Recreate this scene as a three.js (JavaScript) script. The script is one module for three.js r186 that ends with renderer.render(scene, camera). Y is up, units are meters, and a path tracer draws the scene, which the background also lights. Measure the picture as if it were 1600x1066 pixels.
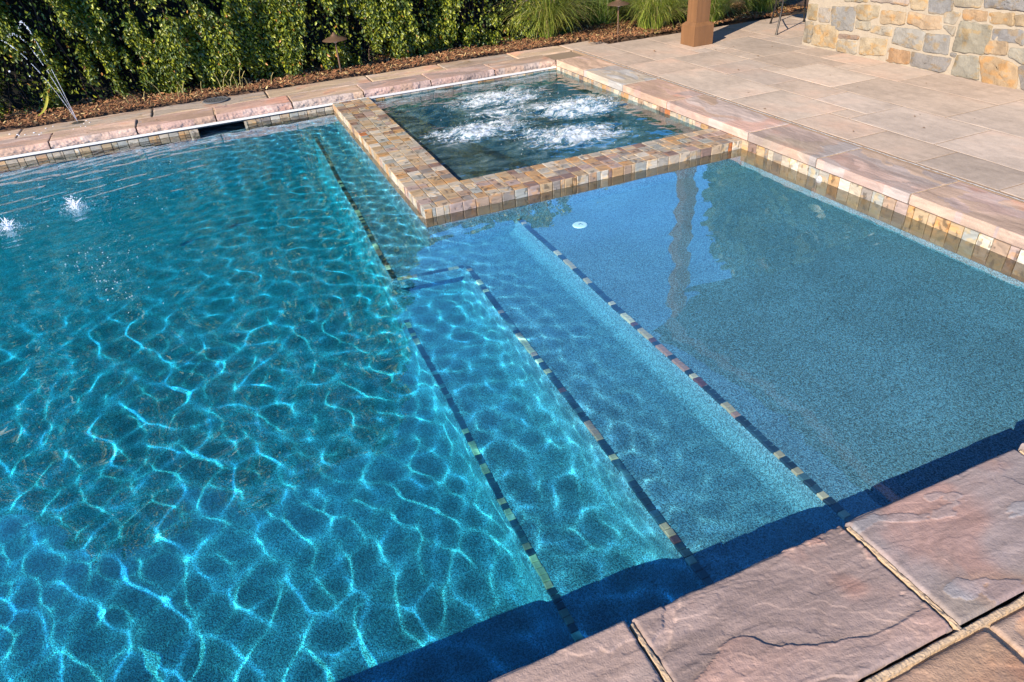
import * as THREE from 'three';
import { mergeGeometries } from 'three/addons/utils/BufferGeometryUtils.js';

// ---------------------------------------------------------------- camera, sky, sun, exposure
const scene = new THREE.Scene();
const renderer = new THREE.WebGLRenderer({ antialias: true });
renderer.toneMapping = THREE.LinearToneMapping;
renderer.toneMappingExposure = 2.05;
renderer.shadowMap.enabled = true;

const camera = new THREE.PerspectiveCamera(52.79, 1024 / 682, 0.05, 600);
{
  const yaw = 0.3604, pitch = 0.5837, roll = -0.0774;
  const f = new THREE.Vector3(Math.sin(yaw) * Math.cos(pitch), -Math.sin(pitch), -Math.cos(yaw) * Math.cos(pitch));
  const r = new THREE.Vector3().crossVectors(f, new THREE.Vector3(0, 1, 0)).normalize();
  const u = new THREE.Vector3().crossVectors(r, f);
  camera.up.copy(r.clone().multiplyScalar(-Math.sin(roll)).addScaledVector(u, Math.cos(roll)));
  camera.position.set(-2.8693, 1.3325, 5.9263);
  camera.lookAt(camera.position.clone().add(f));
}

const SUN_ALT = THREE.MathUtils.degToRad(28), SUN = new THREE.Vector3(-0.875 * Math.cos(SUN_ALT), Math.sin(SUN_ALT), 0.485 * Math.cos(SUN_ALT)).normalize();
{ // clear late-afternoon sky: pale towards the horizon, deep blue overhead, a soft warm glow round the sun
  const W = 512, H = 256, d = new Float32Array(W * H * 4);
  for (let j = 0; j < H; j++) for (let i = 0; i < W; i++) {
    const up = ((j + 0.5) / H - 0.5) * Math.PI, az = ((i + 0.5) / W - 0.5) * 2 * Math.PI;
    const x = Math.cos(az) * Math.cos(up), y = Math.sin(up), z = Math.sin(az) * Math.cos(up);
    const e = Math.max(0, y), k = Math.exp(-Math.pow(e / 0.58, 3)), c = Math.max(0, x * SUN.x + y * SUN.y + z * SUN.z);
    const glow = 0.25 * Math.pow(c, 6) + 0.5 * Math.pow(c, 40), o = (j * W + i) * 4;
    d[o] = 0.008 + 0.12 * k + glow * 0.30; d[o + 1] = 0.03 + 0.44 * k + glow * 0.26; d[o + 2] = 0.10 + 1.15 * k + glow * 0.2; d[o + 3] = 1;
  }
  const sky = new THREE.DataTexture(d, W, H, THREE.RGBAFormat, THREE.FloatType);
  sky.mapping = THREE.EquirectangularReflectionMapping; sky.magFilter = THREE.LinearFilter; sky.needsUpdate = true;
  scene.background = sky; scene.environment = sky;
}
const sun = new THREE.DirectionalLight(new THREE.Color(1.0, 0.86, 0.69), 5);
sun.position.copy(SUN).multiplyScalar(30).add(new THREE.Vector3(-2, 0, 2));
sun.target.position.set(-2, 0, 2);
sun.castShadow = true; sun.shadow.radius = 0.3; sun.shadow.mapSize.set(4096, 4096);
Object.assign(sun.shadow.camera, { left: -9, right: 9, top: 6, bottom: -6, near: 1, far: 70 });
scene.add(sun, sun.target);

// ---------------------------------------------------------------- helpers
function rng(seed) { let s = seed >>> 0; return () => { s = (s + 0x6d2b79f5) | 0; let t = Math.imul(s ^ (s >>> 15), 1 | s); t = (t + Math.imul(t ^ (t >>> 7), 61 | t)) ^ t; return ((t ^ (t >>> 14)) >>> 0) / 4294967296; }; }
const R = rng(7), rr = (a, b, r = R) => a + (b - a) * r();
const hash = (x, y, s) => { let h = Math.imul(x, 374761393) ^ Math.imul(y, 668265263) ^ Math.imul(s, 2147483647 ^ 1013904223); h = Math.imul(h ^ (h >>> 13), 1274126177); h = Math.imul(h ^ (h >>> 16), 2246822519); return ((h ^ (h >>> 15)) >>> 0) / 4294967296; };
function vn(x, y, s = 0, px = 0, py = 0) { // value noise, periodic if px, py > 0
  const xi = Math.floor(x), yi = Math.floor(y); let fx = x - xi, fy = y - yi; fx = fx * fx * (3 - 2 * fx); fy = fy * fy * (3 - 2 * fy);
  const w = (a, p) => p ? ((a % p) + p) % p : a, x0 = w(xi, px), x1 = w(xi + 1, px), y0 = w(yi, py), y1 = w(yi + 1, py);
  const a = hash(x0, y0, s), b = hash(x1, y0, s), c = hash(x0, y1, s), e = hash(x1, y1, s);
  return a + (b - a) * fx + (c - a + (a - b - c + e) * fx) * fy;
}
function fbm(x, y, o = 4, s = 0, px = 0, py = 0) { let v = 0, a = 0.5, t = 0; for (let i = 0; i < o; i++) { v += a * vn(x, y, s + i * 17, px, py); t += a; a *= 0.5; x *= 2; y *= 2; px *= 2; py *= 2; } return v / t; }
const clamp = THREE.MathUtils.clamp, sm = THREE.MathUtils.smoothstep, mix = THREE.MathUtils.lerp;
function tex(W, H, fn, repeat = true) { // fn(u, v, i, j) -> [r, g, b(, a)] in 0..1, linear
  const d = new Uint8Array(W * H * 4);
  for (let j = 0; j < H; j++) for (let i = 0; i < W; i++) { const c = fn(i / W, j / H, i, j), o = (j * W + i) * 4; for (let k = 0; k < 3; k++) d[o + k] = clamp(c[k], 0, 1) * 255 + 0.5; d[o + 3] = 255; }
  const t = new THREE.DataTexture(d, W, H); t.magFilter = THREE.LinearFilter; t.minFilter = THREE.LinearMipmapLinearFilter; t.generateMipmaps = true;
  if (repeat) t.wrapS = t.wrapT = THREE.RepeatWrapping; t.needsUpdate = true; return t;
}
const lin = (r, g, b) => new THREE.Color().setRGB(r / 255, g / 255, b / 255, THREE.SRGBColorSpace);
const M = (o) => { const { c, ...p } = o; const m = new (p.transmission !== undefined || p.clearcoat !== undefined ? THREE.MeshPhysicalMaterial : THREE.MeshStandardMaterial)({ roughness: 0.8, metalness: 0, ...p }); if (c) m.color.setRGB(c[0], c[1], c[2]); return m; };
const taken = {};
function numbered(n) { const k = taken[n] ?? 0; taken[n] = k + 1; return k ? n + '_' + String(k).padStart(3, '0') : n; }
function tag(o, label, category, group, kind) { if (label) o.userData.label = label; if (category) o.userData.category = category; if (group) o.userData.group = group; if (kind) o.userData.kind = kind; return o; }
function thing(name, label, category, at = [0, 0, 0], group, kind) { const o = new THREE.Group(); o.name = numbered(name); o.position.set(...at); scene.add(o); return tag(o, label, category, group, kind); }
function mesh(name, g, m, parent = scene) { const o = new THREE.Mesh(g, m); o.name = parent === scene ? numbered(name) : name; o.castShadow = o.receiveShadow = true; parent.add(o); return o; }
function part(name, parent) { const o = new THREE.Group(); o.name = name; parent.add(o); return o; }
const fromTo = (a, b, r0, r1 = r0, n = 8) => { // tapered round bar
  const A = new THREE.Vector3(...a), B = new THREE.Vector3(...b), L = A.distanceTo(B), g = new THREE.CylinderGeometry(r1, r0, L, n);
  g.translate(0, L / 2, 0); g.applyQuaternion(new THREE.Quaternion().setFromUnitVectors(new THREE.Vector3(0, 1, 0), B.sub(A).normalize())); g.translate(...a); return g;
};
const box = (x0, x1, y0, y1, z0, z1) => { const g = new THREE.BoxGeometry(x1 - x0, y1 - y0, z1 - z0); g.translate((x0 + x1) / 2, (y0 + y1) / 2, (z0 + z1) / 2); return uvBox(g); };
function uvBox(g, ox = 0, oy = 0) { // uv in metres, projected along the main axis of each normal
  const p = g.attributes.position, n = g.attributes.normal, uv = new Float32Array(p.count * 2);
  for (let i = 0; i < p.count; i++) { const a = Math.abs(n.getX(i)), b = Math.abs(n.getY(i)), c = Math.abs(n.getZ(i)); const x = p.getX(i), y = p.getY(i), z = p.getZ(i);
    const [u, v] = b >= a && b >= c ? [x, z] : a >= c ? [z, y] : [x, y]; uv[i * 2] = u + ox; uv[i * 2 + 1] = v + oy; }
  g.setAttribute('uv', new THREE.BufferAttribute(uv, 2)); return g;
}
function geom(pos, idx, uv) { const g = new THREE.BufferGeometry(); g.setAttribute('position', new THREE.Float32BufferAttribute(pos, 3)); if (uv) g.setAttribute('uv', new THREE.Float32BufferAttribute(uv, 2)); g.setIndex(idx); g.computeVertexNormals(); return g; }
// A slab over a convex polygon [[a, b], ...] with chamfered upper edge, flat shaded; lying (axis 'y'), or standing with its face towards -x, -z or +z.
function chamferSlab(poly, h, bev, base, axis = 'y', uo = 0, vo = 0) {
  const n = poly.length, cx = poly.reduce((s, p) => s + p[0], 0) / n, cy = poly.reduce((s, p) => s + p[1], 0) / n, pos = [], uv = [];
  const area = poly.reduce((s, p, i) => { const q = poly[(i + 1) % n]; return s + p[0] * q[1] - q[0] * p[1]; }, 0); if (area < 0) poly = [...poly].reverse();
  const ins = poly.map(([a, b]) => { const d = Math.hypot(a - cx, b - cy) || 1; return [a - (a - cx) / d * bev * 1.4, b - (b - cy) / d * bev * 1.4]; });
  const put = (a, b, t) => { const v = axis === 'y' ? [a, base + t, b] : axis === '-x' ? [base - t, b, a] : axis === '+z' ? [a, b, base + t] : [a, b, base - t]; pos.push(...v); uv.push(a + uo, b + vo); };
  const tri = (A, B, C, ta, tb, tc) => { const flip = axis === 'y' || axis === '-z'; if (flip) { put(...A, ta); put(...C, tc); put(...B, tb); } else { put(...A, ta); put(...B, tb); put(...C, tc); } };
  for (let i = 1; i < n - 1; i++) tri(ins[0], ins[i], ins[i + 1], h, h, h);
  for (let i = 0; i < n; i++) { const k = (i + 1) % n; tri(ins[i], poly[i], poly[k], h, h - bev, h - bev); tri(ins[i], poly[k], ins[k], h, h - bev, h); tri(poly[i], [poly[i][0], poly[i][1]], poly[k], h - bev, 0, 0); tri(poly[i], poly[k], poly[k], h - bev, 0, h - bev); }
  const g = new THREE.BufferGeometry(); g.setAttribute('position', new THREE.Float32BufferAttribute(pos, 3)); g.setAttribute('uv', new THREE.Float32BufferAttribute(uv, 2)); g.computeVertexNormals(); return g;
}
const rect = (x0, x1, z0, z1, j = 0, r = R) => [[x0 + rr(-j, j, r), z0 + rr(-j, j, r)], [x1 + rr(-j, j, r), z0 + rr(-j, j, r)], [x1 + rr(-j, j, r), z1 + rr(-j, j, r)], [x0 + rr(-j, j, r), z1 + rr(-j, j, r)]];

// ---------------------------------------------------------------- textures
// layered sandstone: long streaks with iron stains; repeats every metre
const sandTex = tex(1024, 1024, (u, v) => {
  const w = fbm(u * 4, v * 4, 3, 5, 4, 4) - 0.5, s = fbm(u * 3 + w * 0.6, v * 26 + w * 7, 4, 11, 3, 26), s2 = fbm(u * 8, v * 90, 2, 14, 8, 90), b = fbm(u * 5 + w, v * 5, 4, 23, 5, 5), f = vn(u * 400, v * 400, 31, 400, 400), iron = sm(b, 0.55, 0.75);
  const l = 0.68 + 0.36 * (s - 0.5) + 0.24 * (s2 - 0.5) + 0.30 * (b - 0.5) + 0.12 * (f - 0.5);
  const m = l + 0.10 * sm(fbm(u * 7, v * 30 + w * 6, 3, 33, 7, 30), 0.6, 0.75); return [m * (1 + 0.05 * iron), m * (1 - 0.16 * iron), m * (1 - 0.24 * iron)];
});
const paveTex = tex(1024, 1024, (u, v) => {
  const w = fbm(u * 4, v * 4, 3, 205, 4, 4) - 0.5, s = fbm(u * 5 + w, v * 22 + w * 3, 4, 211, 5, 22), b = fbm(u * 4 + w, v * 4, 4, 223, 4, 4), f = vn(u * 300, v * 300, 231, 300, 300), p = fbm(u * 40, v * 60, 3, 235, 40, 60), iron = sm(b, 0.55, 0.8);
  const l = 0.72 + 0.20 * (s - 0.5) + 0.30 * (b - 0.5) + 0.22 * (p - 0.5) + 0.10 * (f - 0.5); return [l * (1 + 0.03 * iron), l * (1 - 0.06 * iron), l * (1 - 0.10 * iron)];
});
const sandBump = tex(1024, 1024, (u, v) => {
  const w = fbm(u * 4, v * 4, 3, 5, 4, 4) - 0.5, s = fbm(u * 6 + w, v * 30 + w * 5, 4, 41, 6, 30), p = fbm(u * 60, v * 90, 3, 43, 60, 90), f = vn(u * 330, v * 330, 47, 330, 330), n = 0.5 * s + 0.33 * p + 0.17 * f; return [n, n, n];
});
// exposed quartz plaster: grains of 3-5 mm in blues, greys and white; repeats every 1.4 m
const plasterTex = tex(2048, 2048, (u, v) => {
  const g = hash(Math.floor(u * 360), Math.floor(v * 360), 3), g2 = vn(u * 300, v * 300, 5, 300, 300), b = fbm(u * 7, v * 7, 4, 9, 7, 7), k = 0.62 + 0.22 * (b - 0.5);
  let l = k * (0.45 + 1.0 * g2) * (0.82 + 0.36 * fbm(u * 2, v * 2, 3, 19, 2, 2)); if (g > 0.9) l *= 1.7; else if (g < 0.2) l *= 0.4;
  const h = hash(Math.floor(u * 360), Math.floor(v * 360), 8); return [l * (0.85 + 0.45 * h), l, l * (1.06 - 0.15 * h)];
});
const slateTex = tex(512, 512, (u, v) => {
  const w = fbm(u * 5, v * 5, 3, 61, 5, 5) - 0.5, s = fbm(u * 8 + w * 2, v * 40 + w * 8, 4, 63, 8, 40), b = fbm(u * 12 + w * 4, v * 12, 4, 67, 12, 12), st = sm(b, 0.56, 0.72), d = sm(fbm(u * 16, v * 10, 3, 71, 16, 10), 0.66, 0.76);
  const l = (0.72 + 0.5 * (s - 0.5) + 0.25 * (b - 0.5)) * (1 - 0.5 * d); return [l * (1 + 0.15 * st), l * (1 - 0.06 * st), l * (1 - 0.32 * st)];
});
const roughTex = tex(512, 512, (u, v) => { const a = fbm(u * 10, v * 10, 5, 81, 10, 10), f = fbm(u * 60, v * 60, 3, 83, 60, 60), n = 0.6 * a + 0.4 * f; return [n, n, n]; });
const rockTex = tex(512, 512, (u, v) => { const a = fbm(u * 6, v * 6, 5, 91, 6, 6), w = fbm(u * 9, v * 14, 4, 93, 9, 14), st = sm(w, 0.52, 0.7), f = vn(u * 200, v * 200, 95, 200, 200), l = 0.72 + 0.55 * (a - 0.5) + 0.16 * (f - 0.5); return [l * (1 + 0.12 * st), l * (1 - 0.08 * st), l * (1 - 0.34 * st)]; });
const woodTex = tex(512, 512, (u, v) => { const s = fbm(u * 60, v * 3, 4, 101, 60, 3), b = fbm(u * 6, v * 6, 3, 103, 6, 6), l = 0.8 + 0.3 * (s - 0.5) + 0.25 * (b - 0.5); return [l, l, l]; });
const rep = (t, x, y = x) => { const c = t.clone(); c.repeat.set(x, y); c.needsUpdate = true; return c; };
const sand1 = rep(sandTex, 0.9), pave1 = rep(paveTex, 0.7), sandB1 = rep(sandBump, 1.3), plas = rep(plasterTex, 0.95), slate = rep(slateTex, 2.6), rough4 = rep(roughTex, 3), rock3 = rep(rockTex, 2.2), rockB = rep(roughTex, 5);

// ---------------------------------------------------------------- ground and mulch
const WL = -0.105, SPA_WL = -0.083, FLOOR = -0.58, XS = -2.048, ZS = 2.594, ZN = 5.158;
{
  const s = new THREE.Shape([[-300, -300], [300, -300], [300, 300], [-300, 300]].map((p) => new THREE.Vector2(...p)));
  s.holes.push(new THREE.Path([[-9.62, -0.06], [0.06, -0.06], [0.06, ZN + 0.06], [-9.62, ZN + 0.06]].map((p) => new THREE.Vector2(...p))));
  const g = new THREE.ShapeGeometry(s); g.rotateX(Math.PI / 2); g.translate(0, -0.07, 0); { const ix = g.index.array; for (let i = 0; i < ix.length; i += 3) { const t = ix[i]; ix[i] = ix[i + 1]; ix[i + 1] = t; } g.computeVertexNormals(); }
  tag(mesh('ground', g, M({ c: [0.16, 0.12, 0.08], roughness: 1 })), 'bare brown soil round the pool and paving', null, null, 'structure');
}
{ // planting bed behind the far paving: a lumpy sheet of earth under bark chips
  const nx = 260, nz = 34, x0 = -9, x1 = 7, z0 = -3.2, z1 = -0.3, pos = [], idx = [];
  for (let j = 0; j <= nz; j++) for (let i = 0; i <= nx; i++) { const x = mix(x0, x1, i / nx), z = mix(z0, z1, j / nz); pos.push(x, -0.035 + 0.05 * fbm(x * 4, z * 4, 4, 111) - 0.05 * sm(z, -0.62, -0.52) + 0.02, z); }
  for (let j = 0; j < nz; j++) for (let i = 0; i < nx; i++) { const a = j * (nx + 1) + i, b = a + nx + 1; idx.push(a, b, a + 1, a + 1, b, b + 1); }
  const bed = thing('mulch_bed', 'strip of reddish brown bark mulch between the paving and the hedge', null, [0, 0, 0], null, 'structure');
  mesh('soil', geom(pos, idx), M({ c: [0.10, 0.055, 0.03], roughness: 1 }), bed);
  const g = new THREE.BoxGeometry(1, 0.16, 0.34), r = rng(31), N = 15000, im = new THREE.InstancedMesh(g, M({ c: [1, 1, 1], roughness: 0.9 }), N), o = new THREE.Object3D(), c = new THREE.Color();
  for (let i = 0; i < N; i++) {
    const x = mix(-6.3, 3.2, r()), edge = x > 0.55 ? -0.33 : -0.575, z = edge - Math.pow(r(), 1.4) * 0.85; o.position.set(x, 0.035 + 0.05 * (fbm(x * 4, z * 4, 4, 111) - 0.5) + r() * 0.018 - 0.012, z);
    o.rotation.set(rr(-0.7, 0.7, r), r() * 6.3, rr(-0.6, 0.6, r)); const s = rr(0.012, 0.042, r); o.scale.set(s, s * rr(0.4, 1, r), s * rr(0.5, 1, r)); o.updateMatrix(); im.setMatrixAt(i, o.matrix);
    const t = r(), l = rr(0.35, 1.25, r); if (t < 0.72) c.setRGB(0.22 * l, 0.095 * l, 0.038 * l); else if (t < 0.9) c.setRGB(0.30 * l, 0.16 * l, 0.065 * l); else c.setRGB(0.5 * l, 0.36 * l, 0.16 * l); im.setColorAt(i, c);
  }
  im.name = 'bark_chip'; im.castShadow = im.receiveShadow = true; tag(im, null, null, null, 'stuff'); bed.add(im);
}

// ---------------------------------------------------------------- pool basin: plaster, sun shelf, steps, tile band
const plasterM = M({ c: [0.145, 0.322, 0.455], map: plas, roughness: 0.75, bumpMap: plas, bumpScale: 0.002 });
const basin = thing('pool_basin', 'pool basin of speckled blue quartz plaster with a tile band', null, [0, 0, 0], null, 'structure');
{
  mesh('floor', mergeGeometries([box(-9.6, -1.9, FLOOR - 0.06, FLOOR, -0.03, ZN + 0.05), box(-1.9, 0.05, FLOOR - 0.06, FLOOR, 2.4, ZN + 0.05)]), plasterM, basin);
  mesh('wall', box(XS + 0.29, XS + 0.2965, -1.1, -0.2, -0.003, ZS - 0.296), plasterM, basin);
  mesh('spa_floor', box(-1.9, 0.05, -1.16, -1.1, -0.03, 2.4), plasterM, basin);
  mesh('wall', mergeGeometries([box(XS + 0.295, 0.1, -1.1, FLOOR, -0.24, -0.003), box(0.008, 0.1, -1.1, FLOOR, -0.003, 2.4), box(XS + 0.1, XS + 0.295, -1.1, FLOOR, -0.003, 2.4), box(XS + 0.295, 0.008, -1.1, FLOOR - 0.06, ZS - 0.295, 2.4)]), plasterM, basin);
  mesh('wall', mergeGeometries([box(-9.6, -3.155, FLOOR, -0.051, -0.24, -0.003), box(-2.745, 0.1, FLOOR, -0.051, -0.24, -0.003), box(-3.155, -2.745, FLOOR, -0.156, -0.24, -0.003)]), plasterM, basin);
  mesh('wall', box(-9.6, 0.1, FLOOR, -0.053, ZN + 0.03, ZN + 0.2), plasterM, basin);
  mesh('wall', box(0.008, 0.1, FLOOR, -0.052, -0.03, ZN + 0.03), plasterM, basin);
  mesh('wall', box(-9.7, -9.6, FLOOR, -0.051, -0.14, ZN + 0.2), plasterM, basin);
  const prism = (pts, top, bev) => { const g = new THREE.ExtrudeGeometry(new THREE.Shape(pts.map((p) => new THREE.Vector2(...p))), { depth: top - FLOOR, bevelEnabled: true, bevelSize: bev, bevelOffset: -bev, bevelThickness: bev, bevelSegments: 6 }); g.rotateX(Math.PI / 2); g.translate(0, top - bev, 0); return g; };
  const zE = ZN + 0.06, shelf = part('sun_shelf', basin), step1 = part('upper_step', basin), step2 = part('lower_step', basin);
  mesh('plaster', prism([[-1.541, ZS - 0.05], [0.02, ZS - 0.05], [0.02, zE], [-1.574, zE]], -0.215, 0.03), plasterM, shelf);
  mesh('plaster', prism([[-2.256, -0.05], [XS + 0.1, -0.05], [XS + 0.1, 2.4], [-1.45, 2.4], [-1.45, zE], [-2.014, zE], [-1.946, 2.79], [-2.32, 2.755]], -0.302, 0.045), plasterM, step1);
  { const g = new THREE.ExtrudeGeometry(new THREE.Shape([[-2.323, 2.815], [-2.316, 2.5], [-1.8, 2.5], [-1.8, 2.95], [-1.9487, 2.95], [-1.946, 2.857]].map((p) => new THREE.Vector2(...p))), { depth: 0.03, bevelEnabled: true, bevelSize: 0.012, bevelOffset: -0.012, bevelThickness: 0.012, bevelSegments: 5 }); g.rotateX(Math.PI / 2); g.translate(0, -0.3155, 0); mesh('shade_ledge', g, plasterM, step1); }  // overhanging lip added to throw shade on the riser below it
  mesh('plaster', prism([[-2.331, 2.66], [-1.8, 2.66], [-1.8, zE], [-2.373, zE]], -0.472, 0.04), plasterM, step2);
  // rounded cove where each riser meets the tread or floor below
  const cove = (parent, a, b, y, rad) => { const L = Math.hypot(b[0] - a[0], b[1] - a[1]), dx = (b[0] - a[0]) / L, dz = (b[1] - a[1]) / L, pos = [], uv = [], idx = [], K = 8; for (let i = 0; i <= 40; i++) for (let k = 0; k <= K; k++) { const t = k / K * Math.PI / 2, o = rad * (1 - Math.sin(t)) , h = rad * (1 - Math.cos(t)), px = mix(a[0], b[0], i / 40) - dz * o, pz = mix(a[1], b[1], i / 40) + dx * o; pos.push(px, y + 0.002 + h, pz); uv.push(px * 0.8 + h, pz); } for (let i = 0; i < 40; i++) for (let k = 0; k < K; k++) { const p = i * (K + 1) + k, q = p + K + 1; idx.push(p, p + 1, q, p + 1, q + 1, q); } mesh('cove', geom(pos, idx, uv), plasterM, parent); };
  cove(shelf, [-1.541, ZS], [-1.574, zE], -0.302, 0.05); cove(step1, [-1.946, 2.86], [-2.014, zE], -0.472, 0.09); cove(step1, [-2.256, -0.03], [-2.323, 2.80], FLOOR, 0.055); cove(step2, [-2.331, 2.75], [-2.373, zE], FLOOR, 0.055);
  // mosaic trim along every edge
  const tileCols = [[0.012, 0.02, 0.03], [0.015, 0.03, 0.05], [0.02, 0.045, 0.07], [0.34, 0.25, 0.17], [0.42, 0.33, 0.24], [0.30, 0.15, 0.12], [0.10, 0.035, 0.035], [0.05, 0.10, 0.13], [0.46, 0.38, 0.27], [0.36, 0.21, 0.15]].map((c) => M({ c, roughness: 0.35 }));
  const tg = [0, 1, 2].map((k) => { const r = rng(k + 5), g = chamferSlab(rect(-0.0125, 0.0125, -0.0125, 0.0125, 0.0012, r), 0.010, 0.0018, 0); return g; });
  const r = rng(12);
  const trim = (parent, a, b, y) => { const L = Math.hypot(b[0] - a[0], b[1] - a[1]), n = Math.round(L / 0.0275), ang = Math.atan2(b[1] - a[1], b[0] - a[0]); let last = 0;
    for (let i = 0; i < n; i++) { const t = (i + 0.5) / n, k = r() < 0.3 ? last : r() < 0.56 ? Math.floor(r() * 3) : 3 + Math.floor(r() * 7); last = k; const m = mesh('trim_tile', tg[i % 3], tileCols[k], parent); m.position.set(mix(a[0], b[0], t) + 0.0035 * Math.sin(t * L * 5 + a[0] * 9) * sm(Math.min(t, 1 - t), 0, 0.1) + rr(-0.001, 0.001, r), y - 0.0082, mix(a[1], b[1], t)); m.rotation.y = -ang + rr(-0.04, 0.04, r); } };
  trim(shelf, [-1.522, ZS + 0.02], [-1.556, zE - 0.03], -0.215);
  trim(step1, [-2.236, 0.0], [-2.302, 2.785], -0.302); trim(step1, [-2.29, 2.80], [-1.94, 2.838], -0.302); trim(step1, [-1.926, 2.85], [-1.994, zE - 0.03], -0.302);
  trim(step2, [-2.307, 2.93], [-2.352, zE - 0.03], -0.472);
}
const slateCols = [[222, 206, 178], [214, 186, 150], [188, 180, 164], [190, 160, 132], [232, 220, 198], [150, 120, 106], [206, 176, 132], [184, 186, 176], [212, 168, 112], [160, 148, 136], [238, 228, 208], [198, 172, 158], [216, 198, 172], [206, 196, 176], [214, 128, 62]].map((c) => { const m = M({ map: slate, roughness: 0.55, bumpMap: slate, bumpScale: 0.0016 }); m.color.copy(lin(...c)).lerp(new THREE.Color().setRGB(0.5, 0.46, 0.4), 0.12).multiplyScalar(0.72); return m; });
const wetCols = [[122, 108, 78], [132, 112, 80], [104, 98, 78], [112, 92, 68], [138, 126, 98]].map((c) => { const m = M({ map: slate, roughness: 0.5 }); m.color.copy(lin(...c)).multiplyScalar(0.66); return m; });
const slateM = (r) => slateCols[r() < 0.012 ? 14 : Math.floor(r() * 14)];
const groutM = M({ c: [0.055, 0.045, 0.038], roughness: 1, bumpMap: rough4, bumpScale: 0.002 });
{ // waterline tile bands on the right and far wall
  const r = rng(77), band = part('tile_band', basin), band2 = part('tile_band', basin);
  mesh('grout', box(-0.0, 0.0075, -0.183, -0.0505, 0.0, ZN + 0.02), groutM, band);
  for (let z = ZN; z > 0.02;) { const w = Math.min(r() < 0.2 ? rr(0.03, 0.045, r) : rr(0.066, 0.078, r), z); mesh('tile', chamferSlab(rect(z - w + 0.002, z - 0.002, -0.1065, -0.0525, 0.0006, r), 0.008, 0.0015, 0.0, '-x', r() * 9, r() * 9), slateM(r), band); mesh('wet_tile', chamferSlab(rect(z - w + 0.002, z - 0.002, -0.18, -0.1075, 0.0006, r), 0.0076, 0.0015, 0.0, '-x', r() * 9, r() * 9), wetCols[Math.floor(r() * 5)], band); z -= w; }
  mesh('grout', mergeGeometries([box(-9.5, -3.165, -0.157, -0.082, -0.004, -0.0005), box(-2.735, XS, -0.157, -0.082, -0.004, -0.0005)]), groutM, band2);
  for (let x = XS; x > -6.3;) { const w = r() < 0.2 ? rr(0.03, 0.045, r) : rr(0.066, 0.078, r); if (x < -2.735 && x - w > -3.165) { x = x - w; continue; } mesh('tile', chamferSlab(rect(x - w + 0.002, x - 0.002, -0.1065, -0.08, 0.0006, r), 0.008, 0.0015, -0.001, '+z', r() * 9, r() * 9), slateM(r), band2); mesh('wet_tile', chamferSlab(rect(x - w + 0.002, x - 0.002, -0.154, -0.1075, 0.0006, r), 0.0076, 0.0015, -0.001, '+z', r() * 9, r() * 9), wetCols[Math.floor(r() * 5)], band2); x -= w; }
}

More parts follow.
